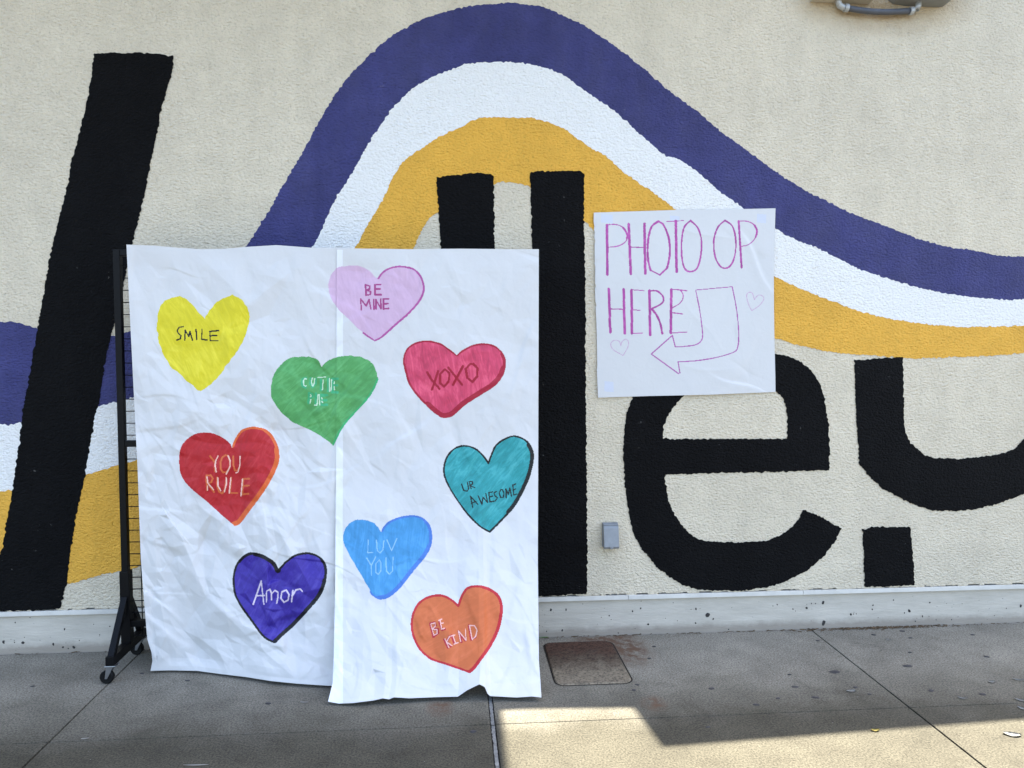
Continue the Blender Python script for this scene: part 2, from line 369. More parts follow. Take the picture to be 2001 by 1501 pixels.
def catmull(pts, per=6, closed=False):
    P = np.asarray(pts, float); out = []; n = len(P)
    for i in range(n if closed else n-1):
        p0, p1, p2, p3 = (P[(i-1) % n] if closed or i else P[0], P[i], P[(i+1) % n], P[(i+2) % n] if closed or i+2 < n else P[-1])
        for t in np.linspace(0, 1, per, endpoint=False):
            out.append(0.5*((2*p1)+(-p0+p2)*t+(2*p0-5*p1+4*p2-p3)*t*t+(-p0+3*p1-3*p2+p3)*t**3))
    if not closed: out.append(P[-1])
    return np.array(out)
def ragged(P3, step=0.005, amp=0.0027):
    """closed loop of wall points -> finely stepped loop with a paint-on-stucco edge"""
    P = np.asarray(P3)[:, [0, 2]]; P = np.vstack([P, P[:1]])
    L = np.r_[0, np.cumsum(np.linalg.norm(np.diff(P, axis=0), axis=1))]
    n = max(8, int(L[-1]/step)); s = np.linspace(0, L[-1], n, endpoint=False)
    Q = np.stack([np.interp(s, L, P[:, 0]), np.interp(s, L, P[:, 1])], 1)
    T = np.roll(Q, -1, 0)-np.roll(Q, 1, 0); T /= np.linalg.norm(T, axis=1)[:, None]+1e-9
    e = rng.normal(0, 1, n); k = np.array([.25, .5, .25]); e = np.convolve(np.r_[e[-1], e, e[0]], k, 'valid')
    sl_ = np.interp(s, np.linspace(0, L[-1], max(4, n//12)), rng.normal(0, 1, max(4, n//12)))
    return Q + np.stack([-T[:, 1], T[:, 0]], 1)*(amp*(1.25*e+0.3*sl_))[:, None]
def paint(name, loops, off, mat, label=None):
    loops3 = [[Vector((float(x), WY-off, float(z))) for x, z in ragged(at_y(*np.asarray(l, float).T, np.full(len(l), WY-off)))] for l in loops]
    tri = tessellate_polygon(loops3); V = [v for l in loops3 for v in l]
    me = bpy.data.meshes.new(name); me.from_pydata(V, [], [tuple(t) for t in tri])
    bm = bmesh.new(); bm.from_mesh(me)
    for f in bm.faces:
        f.normal_update()
        if f.normal.y > 0: f.normal_flip()
    bm.to_mesh(me); bm.free(); me.materials.append(mat)
    return link(bpy.data.objects.new(name, me), wall, label=label)
C1, C2, C3, C4, C5, C6 = ((0, 0), 2.8586), ((650, 0), 2.8586), ((1300, 0), 2.8586), ((0, 450), 4.002), ((0, 800), 4.002), ((0, 1126), 4.002)
CE = ((1150, 650), 2.3513)
blue_top = [(-60, 632), (0, 628), (40, 632), (75, 642), (140, 656), (217, 656), (252, 647), (330, 610), (400, 560)] + cr(*C1, [(1362, 1385), (1500, 1180), (1600, 1000), (1700, 830), (1800, 650), (1900, 490)]) + \
    cr(*C2, [(100, 415), (200, 315), (300, 225), (400, 160), (500, 110), (600, 75), (700, 45), (800, 30), (900, 22), (1000, 15), (1080, 25), (1150, 33), (1200, 50), (1280, 85), (1400, 140), (1500, 205), (1600, 275), (1700, 350), (1800, 440)]) + \
    cr(*C3, [(0, 490), (100, 565), (200, 640), (300, 725), (400, 800), (500, 875), (600, 945), (700, 1010), (800, 1075), (900, 1120), (1000, 1175), (1100, 1215), (1200, 1250), (1300, 1290), (1400, 1330), (1500, 1360), (1600, 1385), (1700, 1395), (1800, 1415), (1900, 1430), (2000, 1430)]) + [(2120, 494)]
white_top = [(-60, 826), (0, 829), (45, 827), (120, 815), (192, 795), (231, 784), (260, 776), (340, 745), (430, 690), (520, 610)] + cr(*C1, [(1740, 1385), (1790, 1300), (1830, 1200), (1880, 1100), (1940, 1010)]) + \
    cr(*C2, [(130, 930), (200, 800), (260, 710), (340, 600), (420, 520), (500, 460), (600, 410), (700, 375), (770, 353), (900, 348), (1030, 350), (1100, 357), (1200, 385), (1300, 430), (1400, 500), (1500, 570), (1600, 640), (1700, 735), (1800, 820)]) + \
    cr(*C3, [(0, 868), (70, 888), (200, 975), (300, 1065), (440, 1165), (605, 1265), (700, 1330), (800, 1365), (900, 1410), (1000, 1460), (1080, 1500)]) + [(1740, 546), (1800, 563), (1860, 575), (1920, 583), (2001, 585), (2120, 578)]
gold_top = [(-60, 955), (0, 958), (24, 956), (100, 945), (167, 926), (200, 916), (234, 906), (266, 897), (350, 860), (450, 790), (560, 680), (640, 575)] + \
    cr(*C2, [(120, 1385), (200, 1240), (280, 1110), (340, 980), (400, 890), (500, 820), (600, 755), (700, 710), (790, 665), (900, 648), (1000, 652), (1120, 655), (1200, 675), (1300, 720), (1380, 775), (1450, 825), (1530, 870), (1600, 935), (1700, 1010), (1800, 1075), (1920, 1170)]) + \
    [(1400, 466), (1460, 508), (1513, 538), (1560, 560), (1610, 581), (1660, 600), (1720, 617), (1780, 628), (1840, 634), (1900, 637), (2001, 634), (2120, 622)]
gold_bot = [(-60, 1165), (60, 1156), (132, 1141), (150, 1137), (185, 1127), (207, 1121), (240, 1115), (275, 1106), (400, 1060), (550, 940), (680, 760), (760, 600)] + \
    [(807, 486), (832, 437), (855, 415), (905, 380), (965, 360), (986, 356), (1014, 359), (1037, 367), (1090, 395), (1142, 432), (1160, 449), (1250, 530), (1360, 605), (1450, 640), (1516, 662), (1575, 678), (1639, 690), (1703, 695), (1788, 700), (1873, 698), (1937, 695), (2001, 690), (2120, 672)]
bt, wt, gt, gb = (catmull(c, 4) for c in (blue_top, white_top, gold_top, gold_bot))
def band(a, b, ov): return np.vstack([a, (b+np.array([0, ov]))[::-1]])
paint('blue_stripe', [band(bt, wt, 5)], 0.0010, M['navy'], 'navy blue outermost wave stripe')
paint('yellow_stripe', [band(gt, gb, 0)], 0.0014, M['gold'], 'golden yellow innermost wave stripe')
paint('white_stripe', [band(wt, gt, 2)], 0.0018, M['white'], 'white middle wave stripe')
diag = cr(*C1, [(527, 300), (640, 295), (745, 293), (860, 300), (970, 313), (960, 400), (905, 600), (850, 860), (820, 1020), (780, 1200), (745, 1340)]) + [(250, 520), (238, 570)] + \
    cr(*C4, [(905, 680), (870, 825), (835, 960), (805, 1130), (770, 1380)]) + cr(*C5, [(740, 60), (700, 300), (665, 510), (640, 640), (590, 870), (550, 1120), (520, 1370)]) + \
    cr(*C6, [(495, 150), (470, 250), (380, 262), (240, 268), (0, 275)]) + [(-60, 1197), (-40, 1190), (4, 1072)] + \
    cr(*C5, [(70, 800), (95, 650), (120, 480), (145, 290), (170, 80)]) + cr(*C4, [(185, 1360), (215, 1200), (250, 1020), (280, 860), (305, 690), (340, 500), (370, 310), (400, 150)]) + \
    cr(*C1, [(345, 1160), (380, 1020), (400, 900), (430, 800), (460, 670), (490, 550), (510, 420), (520, 340)])
paint('painted_letter', [diag], 0.0024, M['black'], 'black slanting letter stroke left of the paper backdrop')
l1 = cr(*C2, [(580, 992), (640, 980), (800, 968), (890, 970), (897, 985), (900, 1030), (905, 1390)]) + [(972, 800), (980, 1168), (880, 1172), (868, 800)] + cr(*C2, [(605, 1390), (595, 1220), (583, 1080)])
l2 = cr(*C2, [(1102, 970), (1130, 958), (1390, 952), (1405, 972), (1405, 1240), (1410, 1490)]) + [(1145, 800), (1147, 1000), (1147, 1160), (1100, 1163), (1050, 1166), (1045, 800)] + cr(*C2, [(1115, 1390), (1108, 1100)])
paint('painted_letter', [l1], 0.0024, M['black'], 'black letter l half hidden by the paper backdrop')
paint('painted_letter', [l2], 0.0024, M['black'], 'tall black letter l between backdrop and paper sign')
e_out = cr(*CE, [(1106, 632), (1108, 500), (1100, 400), (1085, 310), (1060, 230), (1020, 170), (970, 130), (920, 110), (860, 98)]) + [(1470, 688), (1400, 697), (1330, 718), (1270, 748)] + \
    cr(*CE, [(200, 298), (175, 380), (160, 480), (158, 580), (165, 680), (175, 760), (190, 850), (205, 920), (240, 985), (320, 1085), (430, 1160), (500, 1180), (600, 1187), (720, 1185), (820, 1168), (900, 1145), (1000, 1095), (1080, 1030), (1130, 965), (1162, 900),
             (1080, 853), (988, 812), (970, 850), (940, 890), (890, 930), (820, 955), (720, 962), (600, 965), (510, 955), (460, 920), (420, 870), (380, 810), (362, 750), (355, 690), (352, 652), (500, 648), (800, 642), (1000, 635)])
e_in = cr(*CE, [(345, 488), (343, 440), (360, 390), (390, 345), (435, 290)]) + [(1380, 752), (1450, 748), (1495, 755)] + cr(*CE, [(862, 272), (890, 295), (905, 330), (915, 400), (912, 487), (600, 489)])
paint('painted_letter', [e_out, e_in], 0.0024, M['black'], 'black letter e below the paper sign')
yl = cr(*CE, [(1222, 125), (1330, 118), (1443, 115), (1447, 200), (1450, 400), (1455, 450), (1480, 510), (1550, 565), (1600, 577), (1700, 580), (1800, 572), (1900, 555), (1960, 535), (2000, 490)]) + [(2030, 815), (2036, 700), (2130, 700), (2130, 860), (2060, 935)] + \
    cr(*CE, [(2000, 742), (1900, 780), (1800, 808), (1700, 820), (1600, 820), (1550, 810), (1450, 770), (1350, 715), (1280, 650), (1243, 600), (1238, 520), (1228, 300)])
paint('painted_letter', [yl], 0.0024, M['black'], 'black letter y cut off by the right edge')
dot = cr(*CE, [(1257, 903), (1330, 893), (1480, 893), (1485, 960), (1495, 1060), (1498, 1160), (1380, 1166), (1270, 1168), (1262, 1000)])
paint('painted_letter', [dot], 0.0024, M['black'], 'black square foot of the letter y near the ground')

# ------------------------------------------------------------------ eave overhead (out of frame): the building shades the walk, the eave draws the shadow's edge
HC = 4.10; SX, SYY = SUN_TO.x/SUN_TO.z*HC, SUN_TO.y/SUN_TO.z*HC
edge = [(-9.0, -1.9), (0.185, -1.62), (0.195, -0.735), (0.755, -0.765), (0.79, -1.072), (2.30, -0.985), (5.6, -0.80)]
can = empty('eave_canopy', (0, 0, HC), 'flat painted eave canopy fixed along the top of the mural wall', 'canopy')
poly = [(x+SX, y+SYY) for x, y in edge]
def slab(poly, z0, z1):
    bm = bmesh.new(); lo = [bm.verts.new((x, y, z0)) for x, y in poly]; hi = [bm.verts.new((x, y, z1)) for x, y in poly]
    n = len(poly); bm.faces.new(lo[::-1]); bm.faces.new(hi)
    for k in range(n): bm.faces.new((lo[k], lo[(k+1) % n], hi[(k+1) % n], hi[k]))
    return bm
bm_obj('roof_deck', slab([(poly[0][0], 6.0)]+poly+[(poly[-1][0], 6.0)], HC+0.001, HC+0.04), M['canopy'], can)

# ------------------------------------------------------------------ paper sheets: one grid, cut into faces for paper, hearts and lettering
def in_poly(px, py, P):
    P = np.asarray(P, float); ins = np.zeros(px.shape, bool); x1, y1 = P[-1]
    for x2, y2 in P:
        c = ((y1 > py) != (y2 > py)); ins ^= c & (px < (x2-x1)*(py-y1)/(y2-y1+1e-12)+x1); x1, y1 = x2, y2
    return ins
def stroke_mask(px, py, pts, wd, taper=None):
    m = np.zeros(px.shape, bool); P = np.asarray(pts, float)
    nseg = len(P)-1
    for i, ((x1, y1), (x2, y2)) in enumerate(zip(P, P[1:])):
        w_ = wd*(0.82+0.36*abs(math.sin(x1*0.37+y2*0.23+i))) if wd < 4.5 else wd       # uneven pressure of the pen
        r = w_/2; bb = (px > min(x1, x2)-r) & (px < max(x1, x2)+r) & (py > min(y1, y2)-r) & (py < max(y1, y2)+r)
        if not bb.any(): continue
        X, Y = px[bb], py[bb]; dx, dy = x2-x1, y2-y1; t = np.clip(((X-x1)*dx+(Y-y1)*dy)/(dx*dx+dy*dy+1e-9), 0, 1)
        m[bb] |= np.hypot(X-x1-t*dx, Y-y1-t*dy) < r
    return m
def crumple(px, py, folds):
    h = np.zeros(px.shape, np.float32)
    for (cx, cy, an, la, wd, A, kind) in folds:
        R = 2.2*la+3*wd
        ii = np.where((px[0] > cx-R) & (px[0] < cx+R))[0]; jj = np.where((py[:, 0] > cy-R) & (py[:, 0] < cy+R))[0]
        if len(ii) < 2 or len(jj) < 2: continue
        s = (slice(jj[0], jj[-1]+1), slice(ii[0], ii[-1]+1))
        dx = px[s]-cx; dy = py[s]-cy; a = dx*math.cos(an)+dy*math.sin(an); c = -dx*math.sin(an)+dy*math.cos(an)
        c = c + 0.12*la*np.sin(a/la*2.1+cx)
        env = np.exp(-(a/la)**2)
        if kind == 0: h[s] += A*env*np.exp(-np.sqrt(c*c+2.0)/wd)
        else: h[s] += A*env*np.tanh(c/(wd*0.35))*np.exp(-(c/(wd*1.8))**2)
    return h
def facets(spacing, an, stretch, seed):
    """creased-paper field: random points with random heights, joined by flat triangles"""
    r_ = np.random.default_rng(seed); c_, s_ = math.cos(an), math.sin(an); pts = []
    x = -60.0
    A = np.arange(-1900, 1900, spacing)
    for a_ in A:
        for b_ in A:
            p = ((a_+r_.uniform(-.48, .48)*spacing), (b_+r_.uniform(-.48, .48)*spacing)); q = (p[0]*stretch*c_-p[1]*s_+650, p[0]*stretch*s_+p[1]*c_+900)
            if 190 < q[0] < 1110 and 420 < q[1] < 1430: pts.append((p, q))
    v_, _, f_, *_ = delaunay_2d_cdt([Vector(p) for p, q in pts], [], [], 0, 1e-5)
    Q = np.array([((p.x*stretch)*c_-p.y*s_+650, (p.x*stretch)*s_+p.y*c_+900) for p in v_]); H = r_.normal(0, 1, len(Q))
    return Q, np.array(f_), H
def raster(PX, PY, fld):
    Q, F, H = fld; out = np.zeros(PX.shape); x0, y0 = PX.min(1), PY.min(0)
    nv, nu = PX.shape; xm, ym = PX[nv//2], PY[:, nu//2]
    for t in F:
        (ax, ay), (bx, by), (cx, cy) = Q[t]; lo = Q[t].min(0)-26; hi = Q[t].max(0)+26
        i0, i1 = np.searchsorted(xm, (lo[0], hi[0])); j0, j1 = np.searchsorted(ym, (lo[1], hi[1]))
        if i1 <= i0 or j1 <= j0: continue
        X, Y = PX[j0:j1, i0:i1], PY[j0:j1, i0:i1]; d = (by-cy)*(ax-cx)+(cx-bx)*(ay-cy)
        if abs(d) < 1e-6: continue
        l1 = ((by-cy)*(X-cx)+(cx-bx)*(Y-cy))/d; l2 = ((cy-ay)*(X-cx)+(ax-cx)*(Y-cy))/d; l3 = 1-l1-l2
        m = (l1 >= -1e-6) & (l2 >= -1e-6) & (l3 >= -1e-6)
        out[j0:j1, i0:i1][m] = (l1*H[t[0]]+l2*H[t[1]]+l3*H[t[2]])[m]
    return out
def soften(h, n):
    for _ in range(n):
        h = np.pad(h, 1, mode='edge'); h = (h[:-2, 1:-1]+h[2:, 1:-1]+h[1:-1, :-2]+h[1:-1, 2:]+2*h[1:-1, 1:-1])/6
    return h
def coons(left, right, top, bot, nu, nv):
    def res(P, n):
        P = np.asarray(P, float); L = np.r_[0, np.cumsum(np.linalg.norm(np.diff(P, axis=0), axis=1))]; s = np.linspace(0, L[-1], n)
        return np.stack([np.interp(s, L, P[:, 0]), np.interp(s, L, P[:, 1])], 1)
    Lf, Rt, Tp, Bt = res(left, nv), res(right, nv), res(top, nu), res(bot, nu)
    u = np.linspace(0, 1, nu)[None, :, None]; v = np.linspace(0, 1, nv)[:, None, None]
    S = (1-v)*Tp[None]+v*Bt[None]+(1-u)*Lf[:, None]+u*Rt[:, None]
    S -= (1-u)*(1-v)*Tp[0]+u*(1-v)*Tp[-1]+(1-u)*v*Bt[0]+u*v*Bt[-1]
    return S[..., 0], S[..., 1], u[..., 0], v[..., 0]
def grid_normals(P):
    du = np.gradient(P, axis=1); dv = np.gradient(P, axis=0); n = np.cross(du, dv)
    n /= np.linalg.norm(n, axis=2)[..., None]+1e-12
    n[n[..., 1] > 0] *= -1
    return n
def sub_mesh(name, parts, mat, parent, **kw):
    """parts: list of (P grid, N grid, face mask)"""
    Vs, Ns, Fs, o = [], [], [], 0
    for P, Nn, mk in parts:
        nv, nu = P.shape[:2]; j, i = np.where(mk)
        if len(j) == 0: continue
        a = j*nu+i; F = np.stack([a, a+nu, a+nu+1, a+1], 1); uq, inv = np.unique(F, return_inverse=True)
        Vs.append(P.reshape(-1, 3)[uq]); Ns.append(Nn.reshape(-1, 3)[uq]); Fs.append(inv.reshape(F.shape)+o); o += len(uq)
    if not Vs: return None
    me = np_mesh(name, np.vstack(Vs), np.vstack(Fs), np.vstack(Ns)); me.materials.append(mat)
    return link(bpy.data.objects.new(name, me), parent, **kw)

PR = ((230, 450), 3.3356); PK = ((620, 460), 3.411); PD = ((240, 800), 3.7533); PP = ((240, 1050), 4.289); PB = ((620, 820), 3.7522); PO = ((620, 1100), 4.1688)
CU = ((570, 720), 13.34); YR = ((380, 880), 13.643)
def hz(off_s, left, tip, right):
    """heart outline: notch + left lobe, tip, right lobe, smoothed between its two corners"""
    a = catmull(cr(*off_s, left+[tip]), 6); b = catmull(cr(*off_s, [tip]+right+[left[0]]), 6)
    return a[:-1], b[:-1]
HEARTS = []
def heart(label, col, outline, edges=(), texts=(), vary=0.13, rag=0.8):
    a, b = outline; P = np.vstack([a, b])
    e = np.repeat(rng.normal(0, rag*0.5, (len(P)+1)//2), 2)[:len(P)]
    P = P+np.stack([e, np.roll(e, 3)], 1)
    HEARTS.append(dict(label=label, col=col, P=P, edges=edges, texts=texts, vary=vary))
Z = lambda off, *st: [cr(*off, list(s)) for s in st]
o = hz(PR, [(565, 575), (500, 500), (440, 445), (380, 435), (310, 460), (270, 520), (255, 610), (262, 700), (290, 790), (340, 880), (410, 945), (480, 1005)], (540, 1053),
       [(610, 1010), (680, 920), (750, 830), (810, 740), (845, 640), (858, 550), (835, 490), (790, 440), (740, 425), (660, 460), (600, 520)])
heart('yellow heart lettered SMILE', (216, 209, 42), o, (), [('lettering', (18, 16, 20), 2.6, Z(PR, [(428, 628), (400, 633), (387, 655), (395, 672), (412, 688), (408, 708), (385, 716)],
      [(437, 715), (440, 652), (463, 692), (471, 660), (487, 716)], [(511, 648), (514, 712)], [(550, 646), (547, 710), (583, 716)], [(600, 658), (602, 720)], [(600, 660), (656, 654)], [(600, 688), (646, 687)], [(602, 719), (654, 721)]))], 0.09, 1.6)
o = hz(PK, [(405, 290), (375, 265), (340, 230), (280, 205), (200, 203), (140, 215), (95, 260), (75, 320), (82, 390), (115, 460), (180, 530), (250, 600), (320, 660)], (383, 703),
       [(440, 670), (530, 590), (610, 520), (680, 440), (710, 370), (705, 310), (680, 260), (630, 220), (540, 208), (470, 225), (430, 255)])
heart('pale pink heart lettered BE MINE', (204, 178, 214), o, [((172, 84, 160), o[1][:8], 3.0), ((172, 84, 160), o[1][6:45], 5.0), ((172, 84, 160), o[1][40:], 3.6), ((172, 84, 160), o[0][-7:], 3.0)],
      [('lettering', (158, 66, 132), 3.2, Z(PK, [(322, 330), (325, 400)], [(322, 330), (350, 338), (348, 358), (325, 364), (355, 374), (353, 394), (325, 400)], [(385, 330), (385, 396)], [(385, 330), (424, 327)], [(385, 358), (418, 358)], [(385, 396), (425, 396)],
      [(293, 497), (290, 425), (325, 470), (345, 428), (357, 490)], [(376, 428), (378, 492)], [(392, 490), (390, 428), (425, 490), (424, 424)], [(441, 424), (440, 490)], [(440, 425), (477, 423)], [(440, 456), (470, 455)], [(440, 490), (475, 488)]))], 0.05)
o = hz(PR, [(1328, 895), (1310, 850), (1260, 828), (1200, 823), (1120, 835), (1060, 880), (1020, 940), (1003, 1010), (1000, 1080), (1030, 1140), (1080, 1200), (1150, 1255), (1250, 1300), (1330, 1345)], (1404, 1400),
       [(1457, 1295), (1515, 1220), (1595, 1135), (1653, 1060), (1691, 980), (1691, 942), (1671, 884), (1625, 843), (1565, 822), (1487, 819), (1408, 833), (1359, 861)])
heart('green heart lettered CUTIE PIE', (84, 163, 98), o, [((58, 172, 112), o[1][:32], 4.5)],
      [('lettering', (62, 170, 122), 4.4, Z(CU, [(370, 250), (290, 280), (270, 370), (290, 470), (360, 500)], [(500, 260), (490, 400), (540, 480), (620, 400), (625, 270)], [(760, 300), (765, 560)], [(960, 270), (950, 590)], [(1060, 280), (1060, 620)], [(1060, 275), (1200, 270)], [(1100, 440), (1190, 440)], [(1060, 620), (1200, 625)],
                [(450, 650), (440, 900)], [(450, 650), (540, 670), (550, 730), (470, 770)], [(630, 660), (630, 940)], [(765, 700), (765, 950)], [(765, 700), (920, 700)], [(800, 825), (900, 825)], [(765, 950), (925, 950)])),
       ('lettering_highlight', (196, 228, 208), 2.0, Z(CU, [(385, 275), (335, 265), (305, 330), (315, 430), (350, 465), (380, 455)], [(540, 250), (515, 330), (530, 440), (555, 460), (585, 390), (600, 270)], [(680, 238), (880, 225)], [(820, 295), (800, 560)], [(990, 260), (990, 600)], [(1040, 295), (1025, 590)], [(1118, 345), (1103, 395)], [(1105, 480), (1115, 550)],
                [(490, 685), (510, 715), (488, 738)], [(500, 815), (478, 905)], [(690, 680), (660, 955), (590, 958)], [(716, 690), (730, 950)], [(785, 765), (792, 800)], [(788, 855), (802, 888)]))], 0.15)
o = hz(PK, [(930, 803), (880, 765), (820, 725), (740, 707), (660, 718), (600, 760), (577, 830), (590, 910), (620, 1000), (680, 1080), (760, 1160), (820, 1205)], (850, 1212),
       [(900, 1200), (980, 1130), (1080, 1065), (1180, 1000), (1235, 930), (1252, 860), (1240, 800), (1190, 745), (1120, 725), (1040, 735), (970, 770)])
cm = (160, 26, 56)
heart('raspberry pink heart lettered XOXO', (204, 70, 108), o, [(cm, o[1][:34], 17), (cm, o[1][32:44], 9), (cm, o[1][42:], 3.4), (cm, o[0][:42], 3.0), (cm, o[0][38:62], 5), (cm, o[0][58:], 16)],
      [('lettering', (152, 22, 50), 4.2, Z(PK, [(733, 913), (760, 960), (815, 1023)], [(805, 905), (785, 970), (764, 1028)], [(850, 893), (820, 925), (818, 985), (845, 1008), (875, 975), (882, 920), (852, 893)], [(873, 882), (965, 996)], [(971, 872), (905, 996)],
      [(1020, 857), (990, 890), (1000, 950), (1035, 977), (1066, 940), (1067, 885), (1040, 858), (1020, 857)]))], 0.2)
o = hz(PD, [(803, 280), (770, 235), (700, 190), (620, 170), (540, 178), (470, 220), (425, 290), (413, 380), (425, 470), (470, 550), (560, 630), (660, 715), (740, 790)], (820, 850),
       [(860, 830), (920, 750), (1010, 630), (1080, 520), (1135, 400), (1140, 310), (1115, 230), (1060, 160), (980, 135), (920, 138), (870, 160), (830, 215)])
oc = (212, 100, 48)
heart('red heart lettered YOU RULE with orange right edge', (178, 34, 44), o, [(oc, o[1][:38], 15), (oc, o[1][36:50], 9), (oc, o[1][46:], 5.5)],
      [('lettering', (206, 106, 62), 3.0, Z(YR, [(415, 155), (530, 300), (545, 560)], [(830, 130), (740, 190), (690, 330), (700, 500), (760, 590), (850, 590), (930, 480), (955, 320), (900, 150), (830, 130)], [(1035, 160), (1040, 400), (1080, 540), (1150, 545), (1200, 450)],
        [(318, 680), (330, 1060)], [(320, 670), (440, 670), (490, 750), (450, 850), (350, 880), (520, 1110)], [(603, 730), (610, 980), (660, 1110), (740, 1150), (800, 1080), (850, 800)], [(980, 730), (945, 1140), (1145, 1140)], [(1300, 760), (1275, 1180)], [(1300, 765), (1455, 760)], [(1290, 950), (1450, 940)], [(1270, 1175), (1440, 1160)])),
       ('lettering_highlight', (236, 196, 190), 2.3, Z(YR, [(630, 150), (570, 270), (550, 400), (580, 580)], [(900, 150), (950, 280), (950, 430), (850, 630)], [(1215, 160), (1210, 400), (1160, 580), (1110, 600)], [(335, 710), (355, 870), (510, 1055)], [(345, 950), (345, 1065)], [(620, 735), (630, 950), (700, 1075)], [(845, 730), (850, 900), (800, 1100)], [(970, 735), (925, 1140)], [(1280, 770), (1240, 1210)]))], 0.1)
o = hz(PP, [(1300, 275), (1270, 215), (1200, 165), (1120, 135), (1060, 135), (1000, 170), (950, 240), (928, 330), (930, 410), (945, 490), (1000, 590), (1080, 700), (1160, 810), (1210, 855)], (1275, 883),
       [(1340, 820), (1440, 730), (1560, 600), (1650, 490), (1695, 380), (1705, 270), (1680, 200), (1620, 150), (1540, 133), (1450, 150), (1380, 195), (1330, 245)])
bk = (18, 17, 26)
heart('purple heart lettered Amor with black outline', (62, 48, 162), o, [(bk, o[0][:20], 12), (bk, o[0][18:34], 8), (bk, o[0][30:], 5), (bk, o[1][:32], 12), (bk, o[1][30:44], 8), (bk, o[1][42:], 5)],
      [('lettering', (214, 206, 232), 2.6, Z(PP, [(1093, 562), (1160, 368), (1182, 562)], [(1118, 490), (1188, 488)], [(1203, 540), (1205, 452), (1232, 437), (1245, 465), (1245, 525)], [(1246, 475), (1275, 445), (1300, 460), (1300, 500), (1290, 553)], [(1368, 443), (1333, 458), (1324, 510), (1350, 545), (1385, 527), (1393, 480), (1370, 443)], [(1425, 448), (1414, 538)], [(1419, 495), (1450, 442), (1485, 433), (1504, 452)]))], 0.14)
o = hz(PB, [(470, 825), (440, 785), (400, 750), (330, 735), (260, 745), (210, 790), (190, 860), (200, 920), (240, 1000), (310, 1120), (370, 1220), (400, 1280)], (455, 1315),
       [(520, 1300), (600, 1235), (700, 1110), (790, 1000), (830, 920), (835, 830), (810, 760), (740, 712), (660, 710), (580, 728), (510, 765)])
bb_ = (72, 122, 210)
heart('sky blue heart lettered LUV YOU', (68, 148, 212), o, [(bb_, o[1][:30], 13), (bb_, o[1][28:44], 9), (bb_, o[1][42:], 5), (bb_, o[0][-8:], 4)],
      [('lettering', (140, 190, 232), 1.8, Z(PB, [(372, 882), (371, 976), (408, 975)], [(434, 885), (440, 960), (460, 978), (482, 955), (488, 888)], [(510, 880), (545, 962), (583, 873)], [(362, 1015), (396, 1070)], [(428, 1008), (396, 1070), (398, 1142)], [(455, 1028), (428, 1060), (428, 1118), (448, 1135), (465, 1112), (466, 1050), (455, 1028)], [(503, 1013), (507, 1110), (530, 1134), (552, 1110), (556, 1008)]))], 0.12)
o = hz(PB, [(1255, 320), (1220, 270), (1160, 215), (1090, 193), (1020, 205), (960, 260), (932, 330), (930, 400), (960, 480), (1020, 580), (1100, 690), (1190, 780)], (1265, 825),
       [(1340, 750), (1440, 640), (1510, 520), (1560, 400), (1582, 290), (1575, 220), (1530, 155), (1450, 122), (1380, 140), (1310, 190), (1275, 265)])
tk = (20, 24, 26)
heart('teal heart lettered UR AWESOME with black outline', (46, 154, 166), o, [(tk, o[0], 3.4), (tk, o[1][:14], 5), (tk, o[1][10:40], 12), (tk, o[1][38:], 3.4)],
      [('lettering', (20, 34, 38), 2.3, Z(PB, [(1058, 473), (1073, 518), (1098, 526), (1110, 508), (1100, 458)], [(1114, 455), (1128, 508)], [(1113, 455), (1136, 453), (1139, 473), (1120, 484), (1157, 500)], [(1140, 645), (1123, 562), (1177, 622)], [(1130, 612), (1163, 602)], [(1180, 560), (1207, 622), (1215, 570), (1249, 607), (1236, 543)], [(1257, 535), (1266, 603)], [(1257, 536), (1286, 530)], [(1262, 568), (1286, 562)], [(1266, 604), (1296, 598)],
       [(1314, 526), (1296, 538), (1303, 558), (1321, 574), (1304, 598)], [(1347, 513), (1334, 540), (1345, 572), (1364, 570), (1369, 540), (1357, 514), (1347, 513)], [(1386, 572), (1382, 508), (1401, 547), (1412, 503), (1424, 562)], [(1433, 480), (1441, 553)], [(1433, 482), (1453, 472)], [(1437, 516), (1455, 508)], [(1441, 553), (1464, 546)]))], 0.2)
o = hz(PO, [(1148, 348), (1100, 305), (1040, 272), (980, 263), (900, 280), (830, 325), (785, 400), (767, 490), (780, 590), (820, 680), (870, 740), (940, 790), (1050, 825), (1150, 860)], (1240, 893),
       [(1280, 860), (1340, 780), (1410, 680), (1470, 560), (1500, 440), (1503, 340), (1470, 260), (1400, 210), (1310, 188), (1230, 200), (1180, 260)])
rd = (182, 36, 48)
